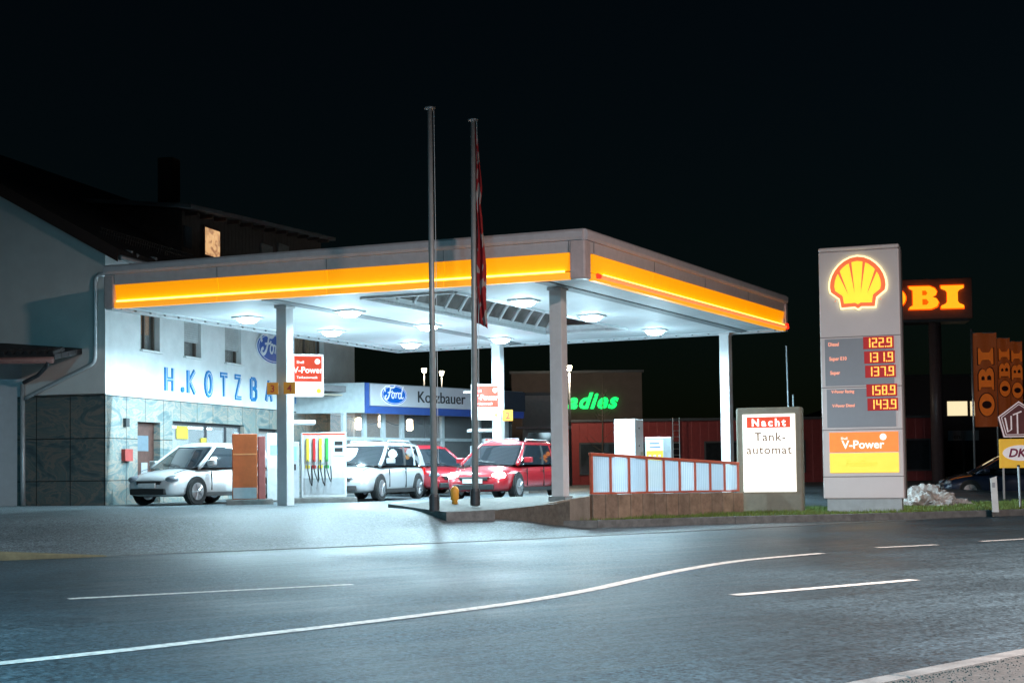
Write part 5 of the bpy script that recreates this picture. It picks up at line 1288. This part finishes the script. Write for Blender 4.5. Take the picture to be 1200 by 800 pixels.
# roadside sign board at the right edge
p = P(1190, 580, 40); dk = thing('roadside_sign', 'roadside board with white outlined pentagon above a yellow panel reading DK', 'sign', (p.x, p.y, .2), -.1)
s4 = 40 / FPX; dx_ = lambda px: (px - 1190) * s4; dz_ = lambda py: P(1190, py, 40).z - .2
pent = [(dx_(1172), dz_(488)), (dx_(1196), dz_(470)), (dx_(1222), dz_(488)), (dx_(1216), dz_(512)), (dx_(1178), dz_(512))]
plate('pentagon_board', [pent], mat('pent_dark', (.2, .05, .05), .5), dk, 0, 0, 1, 0, .08)
wm = mat('outline_white', (.7, .6, .6), .5, emit=.3, ecol=(1, .8, .8))
c_ = (dx_(1197), dz_(493)); shr = lambda k: [((a - c_[0]) * k + c_[0], (b - c_[1]) * k + c_[1]) for a, b in pent]
plate('outline', [pent, shr(.93)], wm, dk, 0, 0, 1, -.045, .006); plate('outline', [shr(.86), shr(.82)], wm, dk, 0, 0, 1, -.045, .006)
uu = MB(); uu.stroke([(dx_(1180), dz_(489)), (dx_(1183), dz_(506)), (dx_(1187), dz_(503)), (dx_(1187), dz_(487))], .04, -.045); uu.stroke([(dx_(1189), dz_(486)), (dx_(1199), dz_(482))], .04, -.045); uu.stroke([(dx_(1194), dz_(485)), (dx_(1194), dz_(508))], .04, -.05)
uu.build('symbol', wm, dk)
bx('yellow_panel', mat('dk_yellow', (.85, .5, .06), .5, emit=.3, ecol=(1, .5, .04)), dk, dx_(1173), dx_(1221), -.05, .05, dz_(548), dz_(514), bevel=.01)
el = [(dx_(1197) + .50 * math.cos(t * PI / 16), dz_(530.5) + .22 * math.sin(t * PI / 16)) for t in range(32)]
plate('white_oval', [el], mat('dk_white', (.8, .75, .75), .5, emit=.3, ecol=(1, .85, .85)), dk, 0, 0, 1, -.055, .006)
text('lettering', 'DK', mat('dk_purple', (.3, .02, .08), .5), dk, dx_(1192), dz_(535), .24, -.062, bold=.04, shear=.25)
bx('leg', alu, dk, dx_(1176), dx_(1178), -.03, .03, 0, dz_(548)); bx('leg', alu, dk, dx_(1214), dx_(1216), -.03, .03, 0, dz_(548))

# ------------------------------------------------------------------ unseen lamps added to light the foreground, then the visible lanterns
def pole_lamp(label, loc, hh, energy, rz, arm=1.0, glow=6, col=(1, .86, .68)):
    r = thing('pole_lamp', label, 'street lamp', loc, rz, 'street lamps')
    MB().tube([(0, 0, 0), (0, 0, hh * .6), (0, 0, hh), (arm * .5, 0, hh + .15), (arm, 0, hh + .18)], [.09, .07, .05, .04, .035], 10).build('pole', grey_metal, r, smooth=True)
    hd = bx('lamp_head', grey_metal, r, arm - .1, arm + .5, -.14, .14, hh + .12, hh + .24, bevel=.03)
    bx('lens', mat('unseen_lamp_lens_%g' % glow, (1, 1, 1), .4, emit=glow, ecol=col), hd, arm, arm + .42, -.1, .1, hh + .09, hh + .118)
    if energy: lamp('light_source', 'AREA', hd, (arm + .2, 0, hh + .07), energy, col, shape='DISK', size=1.1)
    return r
pole_lamp('lamp added out of view on the right to light the foreground', (10.5, 11.5, 0), 9, 6000, math.radians(140), 1.6, 20, (1, .79, .74))
pole_lamp('lamp added out of view on the left, tinting the road teal', (-9.5, -1.0, 0), 9, 6200, math.radians(60), 1.6, 20, (.16, .68, .95))
pole_lamp('lamp added behind the viewpoint to fill the near road', (3.5, -3.0, 0), 9, 1500, math.radians(100), 1.6, 20, (.45, .82, 1))
def lantern(label, px, py, d, watts, size, glow=25):
    p = P(px, py, d); hh = p.z - .3
    r = thing('pole_lamp', label, 'street lamp', (p.x, p.y, .3), 0, 'street lamps')
    MB().tube([(0, 0, 0), (0, 0, hh - size)], [.07, .04], 8).build('pole', dark_metal, r, smooth=True)
    hd = MB().lathe([(size * 1.3, size * .75), (size * .5, size * 1.1), (.02, size * 1.2)]).build('lamp_hood', dark_metal, r); hd.location = (0, 0, hh)
    g_ = MB().lathe([(size * .45, -size), (size * .8, -size * .3), (size * .9, size * .7)]).build('lantern_glass', mat('lantern_glow', (1, 1, .9), .4, emit=glow, ecol=(1, .9, .62)), r, smooth=True); g_.location = (0, 0, hh)
    if watts: lamp('light_source', 'POINT', r, (0, 0, hh - size * 1.6), watts, (1, .84, .62), shadow_soft_size=.2)
    return r
lantern('lit lantern street lamp left of the nearer flagpole, above the showroom', 497, 434, 75, 150, .14)
lantern('lit lantern street lamp between the two flagpoles, above the showroom', 517.5, 437, 78, 150, .14)
lantern('lit lantern street lamp just right of the front canopy post', 667, 431, 62, 700, .13)
# bare sapling before the neon wall
p = P(706, 545, 64); bt = thing('bare_tree', 'thin leafless tree in front of the green neon word', 'tree', (p.x, p.y, .3))
hT = P(706, 440, 64).z - .3; rt = random.Random(5)
MB().tube([(0, 0, 0), (.03, 0, hT * .5), (.1, 0, hT)], [.05, .035, .01], 6).build('trunk', mat('bark', (.05, .04, .035), .9), bt)
br = MB()
for k in range(16):
    z = hT * rt.uniform(.3, .85); s_ = rt.choice((-1, 1)); L_ = rt.uniform(.5, 1.2) * (1.2 - z / hT)
    br.tube([(.03, 0, z), (s_ * L_ * .5, rt.uniform(-.3, .3), z + L_ * .35), (s_ * L_, rt.uniform(-.4, .4), z + L_ * .9)], [.015, .01, .004], 4)
br.build('crown', MATS['bark'], bt)
